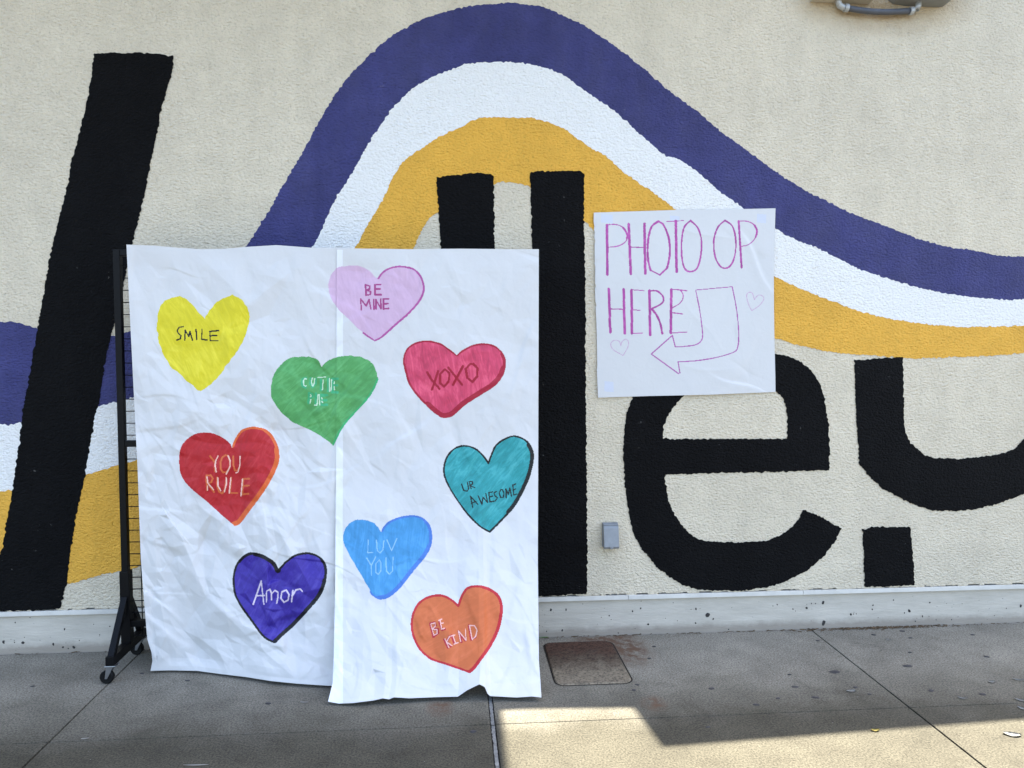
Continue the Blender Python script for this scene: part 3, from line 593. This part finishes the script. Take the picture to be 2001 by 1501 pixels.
heart('orange heart lettered BE KIND with red outline', (198, 108, 64), o, [(rd, o[0], 5.5), (rd, o[1][:32], 10), (rd, o[1][30:52], 8), (rd, o[1][50:], 6)],
      [('lettering', (172, 40, 56), 4.0, Z(PO, [(918, 495), (945, 603)], [(918, 492), (955, 484), (966, 510), (935, 540), (982, 540), (986, 570), (945, 602)], [(992, 475), (1016, 548), (1042, 540)], [(1032, 625), (1064, 692)], [(1080, 598), (1048, 645), (1088, 680)], [(1092, 590), (1116, 662)], [(1152, 558), (1174, 645)], [(1158, 570), (1205, 632)], [(1236, 510), (1254, 625), (1290, 605)])),
       ('lettering_highlight', (228, 190, 190), 1.8, Z(PO, [(925, 500), (950, 590)], [(930, 495), (960, 490), (962, 515), (938, 540), (975, 545), (977, 575), (950, 590)], [(1000, 463), (1013, 540)], [(988, 470), (1014, 458)], [(1005, 495), (1026, 489)], [(1012, 540), (1037, 533)], [(1040, 620), (1072, 690)], [(1077, 600), (1052, 645), (1097, 674)], [(1088, 597), (1120, 588)], [(1105, 592), (1128, 657)], [(1115, 662), (1147, 650)], [(1168, 640), (1150, 555), (1212, 630), (1206, 540)], [(1240, 510), (1262, 625)], [(1238, 510), (1282, 512), (1302, 550), (1290, 600), (1260, 625)]))], 0.07)

back = empty('paper_backdrop', (-0.53, -0.35, 0.0), 'tall white paper backdrop covered in hand-painted candy hearts, hung over the rolling rack', 'backdrop')
YT = -0.2235; STEP = 0.0023
folds = []
for k in range(330):
    cx, cy = rng.uniform(240, 1065), rng.uniform(480, 1370)
    heavy = 1.35 if (cx < 670 and cy > 760) else (0.95 if cy > 1080 else 0.62)
    an = rng.normal(0.95, 0.5) if cx < 670 else rng.normal(1.45, 0.6)
    if rng.random() < 0.25: an = rng.uniform(0, math.pi)
    la = rng.uniform(22, 85)*(1.2 if heavy > 1 else 1); wd = rng.uniform(4, 15)
    folds.append((cx, cy, an, la, wd, rng.normal(0, 1)*heavy*0.0075*wd/10, int(rng.random() < 0.55)))
for k in range(26):                                     # broad buckles
    cx, cy = rng.uniform(240, 1065), rng.uniform(620, 1340); heavy = 1.3 if cx < 670 and cy > 800 else 0.7
    folds.append((cx, cy, rng.normal(1.1, 0.5), rng.uniform(70, 150), rng.uniform(25, 55), rng.normal(0, 1)*0.0105*heavy, 0 if rng.random() < 0.5 else 1))
FLD = [facets(62, 1.05, 1.7, 5), facets(30, 1.25, 1.5, 6), facets(15, 0.9, 1.2, 8)]
def make_sheet(left, right, top, bot, ybot, nu, nv, extra):
    PX, PY, u, v = coons(left, right, top, bot, nu, nv)
    wv = np.clip((v-0.42)/0.58, 0, 1)**1.9
    yb = np.interp(PX[-1], ybot[0], ybot[1])[None, :]
    Y = YT+(yb-YT)*wv - extra
    hh = crumple(PX, PY, folds)
    sig = lambda t: 1/(1+np.exp(-t))
    inten = 0.55+1.15*sig((640-PX)/45)*sig((PY-790)/70)+0.35*sig((PY-1080)/60)+0.3*sig((PX-700)/60)*sig((PY-1100)/60)
    hh = 0.3*hh+inten*(0.0062*soften(raster(PX, PY, FLD[0]), 2)+0.0034*soften(raster(PX, PY, FLD[1]), 1)+0.0014*soften(raster(PX, PY, FLD[2]), 1))
    hh = hh + 0.0035*np.sin(PX/63+PY/210)*np.sin(PY/160+1) + 0.002*np.sin(PX/31-PY/47)
    hh *= np.clip(v/0.05, 0, 1)*np.clip((1.0-v)/0.03, 0.35, 1)
    sv = np.clip(v/0.5, 0, 1); Y = Y-0.014-0.020*sv*sv*(3-2*sv)-hh
    Y = np.minimum(Y, -0.2205-extra)
    P = at_y(PX, PY, Y)
    low = P[..., 2] < 0.0035; P[..., 2][low] = 0.0035
    return P, PX, PY
left_l = [(247, 478), (251, 560), (256, 660), (262, 780), (269, 920), (275, 1090), (282, 1180), (288, 1250), (296, 1275), (298, 1292), (294, 1311)]
top_l = [(247, 478), (300, 480), (345, 484), (390, 487), (440, 486), (490, 482), (540, 479), (580, 482), (620, 485), (670, 485)]
right_l = [(670, 485), (669, 900), (667, 1200), (664, 1341)]
bot_l = [(294, 1311), (330, 1310), (385, 1311), (430, 1317), (480, 1323), (530, 1331), (580, 1336), (640, 1340), (664, 1341)]
left_r = [(658, 485), (657, 800), (655, 1150), (652, 1290), (650, 1335), (641, 1371)]
top_r = [(658, 485), (720, 486), (800, 487), (900, 486), (1000, 487), (1053, 487)]
right_r = [(1053, 487), (1052, 800), (1051, 1100), (1052, 1190), (1053, 1290), (1056, 1330), (1058, 1363)]
bot_r = [(641, 1371), (662, 1375), (690, 1374), (730, 1369), (748, 1365), (760, 1367), (770, 1363), (800, 1365), (850, 1363), (895, 1362), (912, 1350), (928, 1342), (937, 1338), (947, 1343), (953, 1357), (958, 1361), (1010, 1364), (1040, 1362), (1058, 1364)]
gl_ = at_g(*np.array(bot_l, float).T)[:, 1]
PLg, PXl, PYl = make_sheet(left_l, right_l, top_l, bot_l, (np.array(bot_l)[:, 0], gl_), int(1.0/STEP), int(1.98/STEP), 0.0)
PRg, PXr, PYr = make_sheet(left_r, right_r, top_r, bot_r, ([641, 700, 850, 1058], [at_g(641, 1371)[1], at_g(700, 1373)[1], at_g(850, 1363)[1], at_g(1058, 1364)[1]]), int(0.94/STEP), int(2.02/STEP), 0.004)
NL, NR = grid_normals(PLg), grid_normals(PRg)
fc = lambda A: 0.25*(A[:-1, :-1]+A[1:, :-1]+A[:-1, 1:]+A[1:, 1:])
sheets = [(PLg, NL, fc(PXl), fc(PYl)), (PRg, NR, fc(PXr), fc(PYr))]
lab = [np.zeros(s[2].shape, np.int16) for s in sheets]
nid = 1; jobs = []                                       # (id, name, parent id or None, material, label)
mats_c = {}
def mk(c, vary=0.08):
    if (c, vary) not in mats_c: mats_c[(c, vary)] = marker('marker_%d_%d_%d' % c, c, vary, ang=random.uniform(-1.2, 1.2))
    return mats_c[(c, vary)]
for H in HEARTS:
    hid = nid; nid += 1; jobs.append((hid, 'painted_heart', None, mk(H['col'], H['vary']), H['label']))
    lo, hi = H['P'].min(0)-14, H['P'].max(0)+14
    ecols = []
    for c, _, _ in H['edges']:
        if c not in ecols: ecols.append(c)
    eids = {}
    for c in ecols: eids[c] = nid; jobs.append((nid, 'outline', hid, mk(c), None)); nid += 1
    tids = []
    for nm, c, wd, st in H['texts']: tids.append(nid); jobs.append((nid, nm, hid, mk(c, 0.05), None)); nid += 1
    for q, (P, Nn, fx, fy) in enumerate(sheets):
        bb = (fx > lo[0]) & (fx < hi[0]) & (fy > lo[1]) & (fy < hi[1])
        if q == 0: bb &= fx < 663
        if not bb.any(): continue
        X, Y = fx[bb], fy[bb]; sub = lab[q][bb]; ins = in_poly(X, Y, H['P']); sub[ins] = hid
        for c, pl_, wd in H['edges']:
            m_ = stroke_mask(X, Y, pl_, wd); m_ &= (ins | stroke_mask(X, Y, pl_, min(wd, 3.0))); sub[m_] = eids[c]
        for (nm, c, wd, st), tid in zip(H['texts'], tids):
            for s in st: sub[stroke_mask(X, Y, s, wd)] = tid
        lab[q][bb] = sub
# tape along the seam and small tape patches at the top
tape_id = nid; nid += 1
m_ = (sheets[1][2] < 670) & (lab[1] == 0) & (sheets[1][3] > 488); lab[1][m_] = tape_id
for q, (P, Nn, fx, fy) in enumerate(sheets):
    sub_mesh('paper_sheet', [(P, Nn, lab[q] == 0)], M['paper'], back, label=('left paper sheet of the backdrop' if q == 0 else 'right paper sheet of the backdrop'))
sub_mesh('tape_strip', [(P, Nn, lab[q] == tape_id) for q, (P, Nn, fx, fy) in enumerate(sheets)], M['tape'], back)
made = {}
for (i, nm, par, mat, lb) in jobs:
    o = sub_mesh(nm, [(P, Nn, lab[q] == i) for q, (P, Nn, fx, fy) in enumerate(sheets)], mat, made[par] if par else back, label=lb)
    made[i] = o

# ------------------------------------------------------------------ paper sign on the wall
SG = ((1130, 380), 3.5744)
sign = empty('paper_sign', (1.2, -0.03, 1.25), 'white paper sign hand-lettered PHOTO OP HERE with a purple arrow, taped to the wall', 'sign')
sl_l = cr(*SG, [(108, 127), (107, 190), (113, 225), (108, 245), (116, 262), (112, 300), (120, 330), (114, 345), (116, 470), (112, 482), (119, 500), (117, 620), (124, 640), (116, 655), (120, 750), (128, 775), (121, 790), (127, 900), (130, 1010), (133, 1190), (130, 1230), (138, 1420)])
sl_r = cr(*SG, [(1378, 97), (1372, 300), (1366, 560), (1367, 800), (1370, 1000), (1376, 1250), (1378, 1380)])
sl_t = cr(*SG, [(108, 127), (420, 117), (700, 108), (1050, 104), (1378, 97)]); sl_b = cr(*SG, [(138, 1420), (500, 1408), (900, 1400), (1378, 1380)])
PX, PY, u, v = coons(sl_l, sl_r, sl_t, sl_b, 400, 400)
f2 = [(*cr(*SG, [(1250, 470)])[0], 1.0, 60, 8, 0.004, 1), (*cr(*SG, [(900, 270)])[0], 0.35, 70, 6, 0.003, 0), (*cr(*SG, [(1230, 1270)])[0], 0.5, 45, 6, -0.004, 0), (*cr(*SG, [(1150, 1330)])[0], 0.4, 50, 7, 0.003, 1), (*cr(*SG, [(850, 1200)])[0], 0.1, 60, 8, 0.002, 0)]
for k in range(34): f2.append((rng.uniform(1165, 1510), rng.uniform(420, 770), rng.uniform(0, 3.1), rng.uniform(20, 70), rng.uniform(4, 12), rng.normal(0, 0.0011), k % 2))
hs = crumple(PX, PY, f2)+0.003*np.sin(PX/48+1)*np.sin(PY/70)+0.0016*np.sin(PX/30+PY/41)
Ys = -0.021-0.004*np.sin(np.pi*u)*np.sin(np.pi*v)-0.006*np.clip(1-v*6, 0, 1)*0-hs*0.9
Ys = np.minimum(Ys, -0.0175)
SP = at_y(PX, PY, Ys); SN = grid_normals(SP); fx, fy = fc(PX), fc(PY); ls = np.zeros(fx.shape, np.int16)
def st(idn, wd, *lines):
    for l in lines: ls[stroke_mask(fx, fy, catmull(cr(*SG, l), 5) if len(l) > 3 else cr(*SG, l), wd)] = idn
st(1, 5.2, [(200, 215), (203, 560)], [(352, 208), (367, 556)], [(462, 205), (468, 552)], [(681, 185), (687, 541)], [(212, 660), (224, 962)], [(316, 663), (325, 970)], [(372, 668), (375, 970)], [(497, 672), (502, 982)], [(650, 665), (646, 968)])
st(1, 3.8, [(1120, 186), (1141, 510)], [(560, 188), (510, 230), (487, 330), (487, 450), (505, 530)], [(610, 240), (635, 320), (638, 430), (620, 515)], [(512, 800), (545, 840), (572, 900), (587, 972)])
st(1, 3.0, [(505, 530), (570, 562), (615, 520)], [(560, 188), (590, 205), (610, 240)], [(785, 183), (740, 230), (722, 330), (725, 450), (745, 520), (785, 540), (830, 515), (855, 430), (860, 320), (835, 235), (785, 183)],
   [(1025, 182), (975, 230), (947, 320), (955, 430), (990, 500), (1035, 515), (1075, 480), (1098, 400), (1098, 300), (1075, 220), (1025, 182)], [(497, 675), (550, 675), (592, 715), (585, 760), (510, 800)])
st(1, 1.9, [(200, 212), (260, 210), (310, 230), (343, 285), (330, 330), (280, 360), (210, 370)], [(360, 368), (460, 371)], [(617, 190), (735, 183)], [(1117, 188), (1180, 188), (1230, 215), (1248, 265), (1225, 320), (1180, 355), (1135, 362)],
   [(225, 800), (315, 802)], [(372, 666), (460, 672)], [(375, 805), (432, 810)], [(375, 970), (448, 968)], [(650, 665), (710, 668), (733, 710), (715, 755), (662, 790)], [(690, 665), (760, 673)], [(655, 826), (728, 835)], [(646, 968), (760, 961)])
st(1, 3.4, [(310, 230), (330, 255), (343, 285), (338, 310)], [(1230, 215), (1244, 240), (1248, 265), (1240, 295)])
st(2, 2.0, [(1075, 645), (820, 668)], [(820, 668), (850, 820), (868, 970), (860, 1020), (820, 1050), (740, 1062), (678, 1065)], [(678, 1065), (657, 985)], [(657, 985), (510, 1115)], [(510, 1115), (700, 1252)], [(710, 1247), (697, 1170)], [(697, 1170), (820, 1162), (960, 1140), (1085, 1102), (1115, 1060), (1120, 960), (1105, 800), (1075, 645)])
st(3, 1.3, [(1230, 735), (1215, 690), (1190, 685), (1176, 710), (1190, 770), (1212, 812)], [(1212, 812), (1260, 780), (1295, 735), (1285, 708), (1255, 705), (1230, 735)])
st(4, 1.3, [(297, 1058), (285, 1025), (250, 1020), (227, 1045), (245, 1085), (313, 1125)], [(313, 1125), (345, 1070), (350, 1030), (330, 1012), (305, 1030), (297, 1058)])
tp = [cr(*SG, [(165, 140), (240, 140)]), cr(*SG, [(640, 145), (705, 145)]), cr(*SG, [(1250, 135), (1310, 135)]), cr(*SG, [(185, 1310), (250, 1310)])]
for k, (tx, ty, tw, th) in enumerate([(200, 165, 42, 30), (675, 165, 32, 18), (1280, 165, 32, 30), (215, 1340, 32, 36)]):
    (ax, ay), (bx_, by) = cr(*SG, [(tx-tw, ty-th), (tx+tw, ty+th)])
    mk_ = (fx > ax) & (fx < bx_) & (fy > ay+0.1*(fx-ax)) & (fy < by+0.1*(fx-ax)) & (ls == 0); ls[mk_] = 10+k
    sub_mesh('tape_patch', [(SP, SN, ls == 10+k)], M['sign_tape'], sign)
sub_mesh('paper_sheet', [(SP, SN, ls == 0)], M['paper'], sign)
mpur = marker('marker_magenta', (172, 74, 164), 0.2); mpur2 = marker('marker_purple', (170, 90, 172), 0.1); mgr = marker('marker_fine', (196, 164, 204), 0.05)
sub_mesh('lettering', [(SP, SN, ls == 1)], mpur, sign, label='magenta lettering PHOTO OP HERE')
sub_mesh('arrow_drawing', [(SP, SN, ls == 2)], mpur2, sign)
sub_mesh('heart_drawing', [(SP, SN, ls == 3)], mgr, sign); sub_mesh('heart_drawing', [(SP, SN, ls == 4)], mgr, sign)

# ------------------------------------------------------------------ rolling grid rack
RX0, RX1, RY, RZ = -1.527, 0.368, -0.197, 1.945
rack = empty('rolling_rack', ((RX0+RX1)/2, RY, 0), 'black rolling grid display rack on casters holding up the paper backdrop', 'rack')
T = 0.0148
def bar(name, a, b, r=T, parent=rack, mat='rack'):
    return bm_obj(name, tube([a, b], r, square=True), M[mat], parent)
for x in (RX0, RX1):
    bm_obj('upright', box(x-T, x+T, RY-T, RY+T, 0.13, RZ), M['rack'], rack, bevel=0.003)
    bm_obj('base_sleeve', box(x-0.0215, x+0.0215, RY-0.0215, RY+0.0215, 0.115, 0.46), M['rack'], rack, bevel=0.003)
    foot = bm_obj('foot', box(x-0.019, x+0.019, RY-0.185, RY+0.165, 0.085, 0.1249), M['rack'], rack, bevel=0.003)
    for s, e in ((-1, 0.178), (1, 0.158)):
        bm = tube([(x, RY+s*0.016, 0.335), (x, RY+s*(e-0.012), 0.118)], 0.0135, square=True)
        bm_obj('brace', bm, M['rack'], rack)
        yc = RY+s*(e-0.012)
        cst = bm_obj('caster', box(x-0.024, x+0.024, yc-0.02, yc+0.02, 0.079, 0.0848), M['zinc'], rack, bevel=0.002)
        dx = -0.018
        for sd in (-0.015, 0.015):
            bm = bmesh.new(); vs4 = [(-0.017, 0.078), (0.012, 0.078), (0.003+dx, 0.026), (-0.006+dx, 0.026)]
            a = [bm.verts.new((x+px_, yc+sd-0.0012, z_)) for px_, z_ in vs4]; b_ = [bm.verts.new((x+px_, yc+sd+0.0012, z_)) for px_, z_ in vs4]
            bm.faces.new(a); bm.faces.new(b_[::-1])
            for k in range(4): bm.faces.new((a[k], a[(k+1) % 4], b_[(k+1) % 4], b_[k]))
            bm_obj('fork_plate', bm, M['zinc'], cst)
        bm = bmesh.new(); rg = []
        for yy, rr in ((-0.011, 0.018), (-0.012, 0.026), (-0.008, 0.030), (0.008, 0.030), (0.012, 0.026), (0.011, 0.018)):
            rg.append([bm.verts.new((x+dx-0.002+rr*math.cos(t), yc+yy, 0.0305+rr*math.sin(t))) for t in np.linspace(0, 2*math.pi, 28)[:-1]])
        for a, b_ in zip(rg, rg[1:]):
            for k in range(27): bm.faces.new((a[k], a[(k+1) % 27], b_[(k+1) % 27], b_[k]))
        bm.faces.new(rg[0]); bm.faces.new(rg[-1][::-1])
        bm_obj('wheel', bm, M['rubber'], cst, smooth=False)
for z in (RZ-T, 1.055, 0.21):
    bm_obj('crossbar', box(RX0+T+0.0005, RX1-T-0.0005, RY-T+0.001, RY+T-0.001, z-T, z+T), M['rack'], rack, bevel=0.003)
# wire grid: every wire a part, alike wires share one mesh
wire_h = wire_v = None
yw = RY+0.006
def wire(mesh, loc):
    o = bpy.data.objects.new('wire', mesh); o.location = loc; return link(o, rack)
bm = tube([(0, 0, 0), (RX1-RX0-2*T-0.001, 0, 0)], 0.0024, n=6); mh = bpy.data.meshes.new('wire_horizontal'); bm.to_mesh(mh); bm.free(); mh.materials.append(M['rack'])
zz = at_y(265, np.array([450+470/4.002, 450+1415/4.002]), np.full(2, yw))[:, 2]; dz = (zz[0]-zz[1])/10
z = zz[0]+6*dz
while z > 0.14:
    if abs(z-1.055) > 0.03 and 0.26 > 0 and abs(z-0.21) > 0.02 and z < RZ-0.04: wire(mh, (RX0+T+0.0005, yw, z))
    z -= dz
bm = tube([(0, 0, 0.14), (0, 0, RZ-2*T)], 0.0024, n=6); mv = bpy.data.meshes.new('wire_vertical'); bm.to_mesh(mv); bm.free(); mv.materials.append(M['rack'])
xv = at_y(277, 1190, yw)[0]; x = xv
while x < RX1-0.03: wire(mv, (x, yw+0.0048, 0)); x += 0.115

# ------------------------------------------------------------------ electrical box and conduit at the top of the wall
eb = empty('electrical_enclosure', (2.2, -0.05, 3.2), 'beige and grey electrical boxes joined by a short conduit, high on the wall', 'electrical box')
WF = WY-0.0006
bm_obj('junction_box', box(at_y(1583, 5, WF)[0], at_y(1697, 5, WF)[0], WF-0.085, WF, at_y(1620, 6, WF)[2], 3.50), M['box_beige'], eb, bevel=0.004)
x0, x1 = at_y(1733, 10, WF)[0], at_y(1842, 10, WF)[0]; zb = at_y(1790, 11, WF)[2]
bm = bmesh.new()
pr = [(x0, zb+0.05), (x0+0.006, zb+0.018), (x0+0.03, zb+0.002), (x0+0.09, zb-0.004), (x1-0.02, zb-0.006), (x1, zb-0.002), (x1+0.085, zb+0.10), (x1+0.085, 3.5), (x0, 3.5)]
a = [bm.verts.new((px_, WF, z_)) for px_, z_ in pr]; b_ = [bm.verts.new((px_+0.006, WF-0.12, z_+0.012)) for px_, z_ in pr]
bm.faces.new(a); bm.faces.new(b_[::-1])
for k in range(len(pr)): bm.faces.new((a[k], a[(k+1) % len(pr)], b_[(k+1) % len(pr)], b_[k]))
bm_obj('grey_housing', bm, M['box_grey'], eb, bevel=0.004)
yc = WF-0.032
def pt(x, y): return tuple(at_y(x, y, yc))
cA, cB = pt(1654, 15.5), pt(1779, 21.5)
mid = [pt(1654+125*t, 15.5+6*t+5.5*math.sin(math.pi*t)*(1-0.3*t)) for t in np.linspace(0, 1, 12)]
bm_obj('conduit', tube(mid, 0.0145, 14), M['conduit'], eb, smooth=True)
bm_obj('elbow', tube([pt(1638, -4), pt(1638, 4), pt(1641, 11), pt(1647, 14.5), pt(1652, 15.5)], 0.0155, 14), M['fitting'], eb, smooth=True)
bm_obj('elbow', tube([pt(1795, 2), pt(1794.5, 12), pt(1791, 18), pt(1786, 21), pt(1781, 21.5)], 0.0150, 14), M['fitting'], eb, smooth=True)
for a, b_ in ((pt(1650, 15.2), pt(1657, 15.9)), (pt(1777, 21.6), pt(1783, 21.6))):
    bm_obj('coupling', tube([a, b_], 0.0205, 14), M['fitting'], eb)

# ------------------------------------------------------------------ weatherproof outlet
ol = empty('outlet_cover', (0.80, -0.03, 0.47), 'small grey weatherproof outlet cover on the stucco', 'outlet')
xa, xb = at_y(1177.5, 1045, -0.03)[0], at_y(1207.5, 1045, -0.03)[0]; zt, zb = at_y(1192, 1022, -0.03)[2], at_y(1192, 1070, -0.05)[2]
bm_obj('back_box', box(xa, xb, WF-0.016, WF, zb-0.002, zt), M['outlet'], ol, bevel=0.003)
bm = bmesh.new(); sec = [(WF-0.017, zt-0.004), (WF-0.030, zt-0.008), (WF-0.036, zt-0.024), (WF-0.055, zb+0.006), (WF-0.050, zb-0.004), (WF-0.017, zb-0.004)]
a = [bm.verts.new((xa+0.002, y_, z_)) for y_, z_ in sec]; b_ = [bm.verts.new((xb-0.001, y_, z_)) for y_, z_ in sec]
bm.faces.new(a); bm.faces.new(b_[::-1])
for k in range(len(sec)): bm.faces.new((a[k], a[(k+1) % len(sec)], b_[(k+1) % len(sec)], b_[k]))
lid = bm_obj('hinged_lid', bm, M['outlet'], ol, bevel=0.002)
bm_obj('latch', box((xa+xb)/2-0.008, (xa+xb)/2+0.008, WF-0.059, WF-0.0505, zb-0.003, zb+0.006), M['outlet'], lid, bevel=0.001)
bm_obj('hinge', tube([(xa+0.004, WF-0.030, zt-0.006), (xb-0.004, WF-0.030, zt-0.006)], 0.0042, 8), M['outlet'], lid)

# ------------------------------------------------------------------ utility cover in the walk
uc = empty('utility_cover', (0.62, -0.31, 0.0), 'rusty rounded utility cover set in the sidewalk beside the backdrop', 'utility cover')
def rrect(x0, x1, y0, y1, r, z, n=7):
    out = []
    for cx, cy, a0 in ((x1-r, y1-r, 0), (x0+r, y1-r, 90), (x0+r, y0+r, 180), (x1-r, y0+r, 270)):
        for k in range(n): a = math.radians(a0+90*k/(n-1)); out.append((cx+r*math.cos(a), cy+r*math.sin(a), z))
    return out
def ring_mesh(a, b_):
    bm = bmesh.new(); A = [bm.verts.new(p) for p in a]; B = [bm.verts.new(p) for p in b_]; n = len(A)
    for k in range(n): bm.faces.new((A[k], A[(k+1) % n], B[(k+1) % n], B[k]))
    return bm
cx0, cx1, cy0, cy1 = 0.443, 0.803, -0.556, -0.072
bm_obj('rim', ring_mesh(rrect(cx0, cx1, cy0, cy1, 0.05, 0.0012), rrect(cx0+0.007, cx1-0.007, cy0+0.007, cy1-0.007, 0.045, 0.0012)), M['joint'], uc)
bm = ring_mesh(rrect(cx0+0.007, cx1-0.007, cy0+0.007, cy1-0.007, 0.045, 0.0012), rrect(cx0+0.011, cx1-0.011, cy0+0.011, cy1-0.011, 0.042, 0.0052))
bm.verts.ensure_lookup_table(); n = len(bm.verts)//2; bm.faces.new([bm.verts[n+k] for k in range(n)])
bm_obj('lid', bm, M['cover'], uc)

# ------------------------------------------------------------------ litter
def scrap(name, px, py, ln, wd, ang, mat, label, cat, group=None, curl=0.004):
    c = at_g(px, py); bm = bmesh.new(); N_ = 9; top = []
    for k in range(N_):
        t = k/(N_-1); s = (t-0.5)*ln; hw = wd*0.5*math.sin(math.pi*min(max(t, 0.04), 0.96))**0.7; z0 = 0.0015+curl*(2*t-1)**2
        row = []
        for sgn, zz_ in ((-1, curl*0.5), (0, 0), (1, curl*0.5)):
            xx = s*math.cos(ang)-sgn*hw*math.sin(ang); yy = s*math.sin(ang)+sgn*hw*math.cos(ang)
            row.append(bm.verts.new((c[0]+xx, c[1]+yy, z0+zz_)))
        top.append(row)
    for a, b_ in zip(top, top[1:]):
        for k in range(2): bm.faces.new((a[k], a[k+1], b_[k+1], b_[k]))
    bmesh.ops.solidify(bm, geom=bm.faces[:], thickness=0.0008)
    return bm_obj(name, bm, M[mat], None, smooth=True, label=label, cat=cat, group=group)
W8 = ((1500, 1100), 3.743)
for (x, y), l, wd, a, lb in zip(cr(*W8, [(612, 942), (1425, 994), (1790, 1260), (1640, 876), (1832, 860), (1855, 1010), (884, 566), (1866, 1070)]), (0.045, 0.04, 0.062, 0.034, 0.045, 0.05, 0.03, 0.04), (0.022, 0.014, 0.04, 0.022, 0.014, 0.016, 0.01, 0.02), (0.1, -0.5, -0.35, 0.1, -0.5, -0.6, -0.6, -0.9),
        ('white scrap beside a dark gum spot, left of the right-hand joint', 'thin pale scrap right of the joint crossing in the shade', 'large white petal lying in the sunlit strip at the right', 'faint pale scrap in the shade above the thin one', 'upper thin white scrap near the right edge in the shade', 'middle white scrap at the right edge in the shade', 'tiny white scrap near the wall base at the right', 'lowest of the white scraps in the shade at the right edge')):
    scrap('paper_scrap', x, y, l, wd, a, 'petal', lb, 'scrap', 'pale scraps on the sidewalk')
scrap('fallen_leaf', *cr(*W8, [(787, 1229)])[0], 0.034, 0.022, 0.0, 'leafy', 'small yellow leaf in the shade just above the sunlit strip', 'leaf')
scrap('paper_scrap', *cr((240, 1050), 4.289, [(1520, 1385)])[0], 0.035, 0.010, -0.2, 'petal', 'white smear-like scrap under the left sheet of the backdrop', 'scrap', 'pale scraps on the sidewalk', 0.001)
scrap('paper_scrap', *cr((0, 1126), 4.002, [(665, 1273)])[0], 0.03, 0.010, 0.1, 'petal', 'white scrap at the slab joint in front of the rack', 'scrap', 'pale scraps on the sidewalk', 0.001)
scrap('paper_scrap', *cr((0, 1126), 4.002, [(1530, 1480)])[0], 0.09, 0.008, -0.05, 'petal', 'long thin white scrap at the bottom edge of the sidewalk', 'scrap', 'pale scraps on the sidewalk', 0.001)
c = at_g(1053, 1243); bm = tube([(c[0]-0.03, -0.03, 0.002), (c[0]-0.005, -0.028, 0.012), (c[0]+0.042, -0.02, 0.010)], 0.0016, 5)
bm_obj('grass_blade', bm, M['grass'], None, label='single green grass blade at the wall base beside the backdrop', cat='grass')
bm = bmesh.new()
for k in range(420):
    if k < 250: x = rng.normal(2.25, 0.23); y = -abs(rng.normal(0, 0.014))-0.006
    else: x = rng.uniform(-2.3, 3.3); y = -abs(rng.normal(0, 0.005))-0.004
    l = rng.uniform(0.003, 0.016); a = rng.normal(0, 0.5); r = rng.uniform(0.0008, 0.0022)
    dx, dy = l*math.cos(a), l*math.sin(a)
    if y+abs(dy) > -0.002: y = -0.003-abs(dy)
    tube([(x-dx, y-dy, r+0.0005), (x+dx, y+dy, r+0.001+rng.uniform(0, 0.003))], r, 4, bm)
bm_obj('wall_base_debris', bm, M['debris'], None, label='dry twigs and dirt gathered along the foot of the wall', cat='debris', kind='stuff')
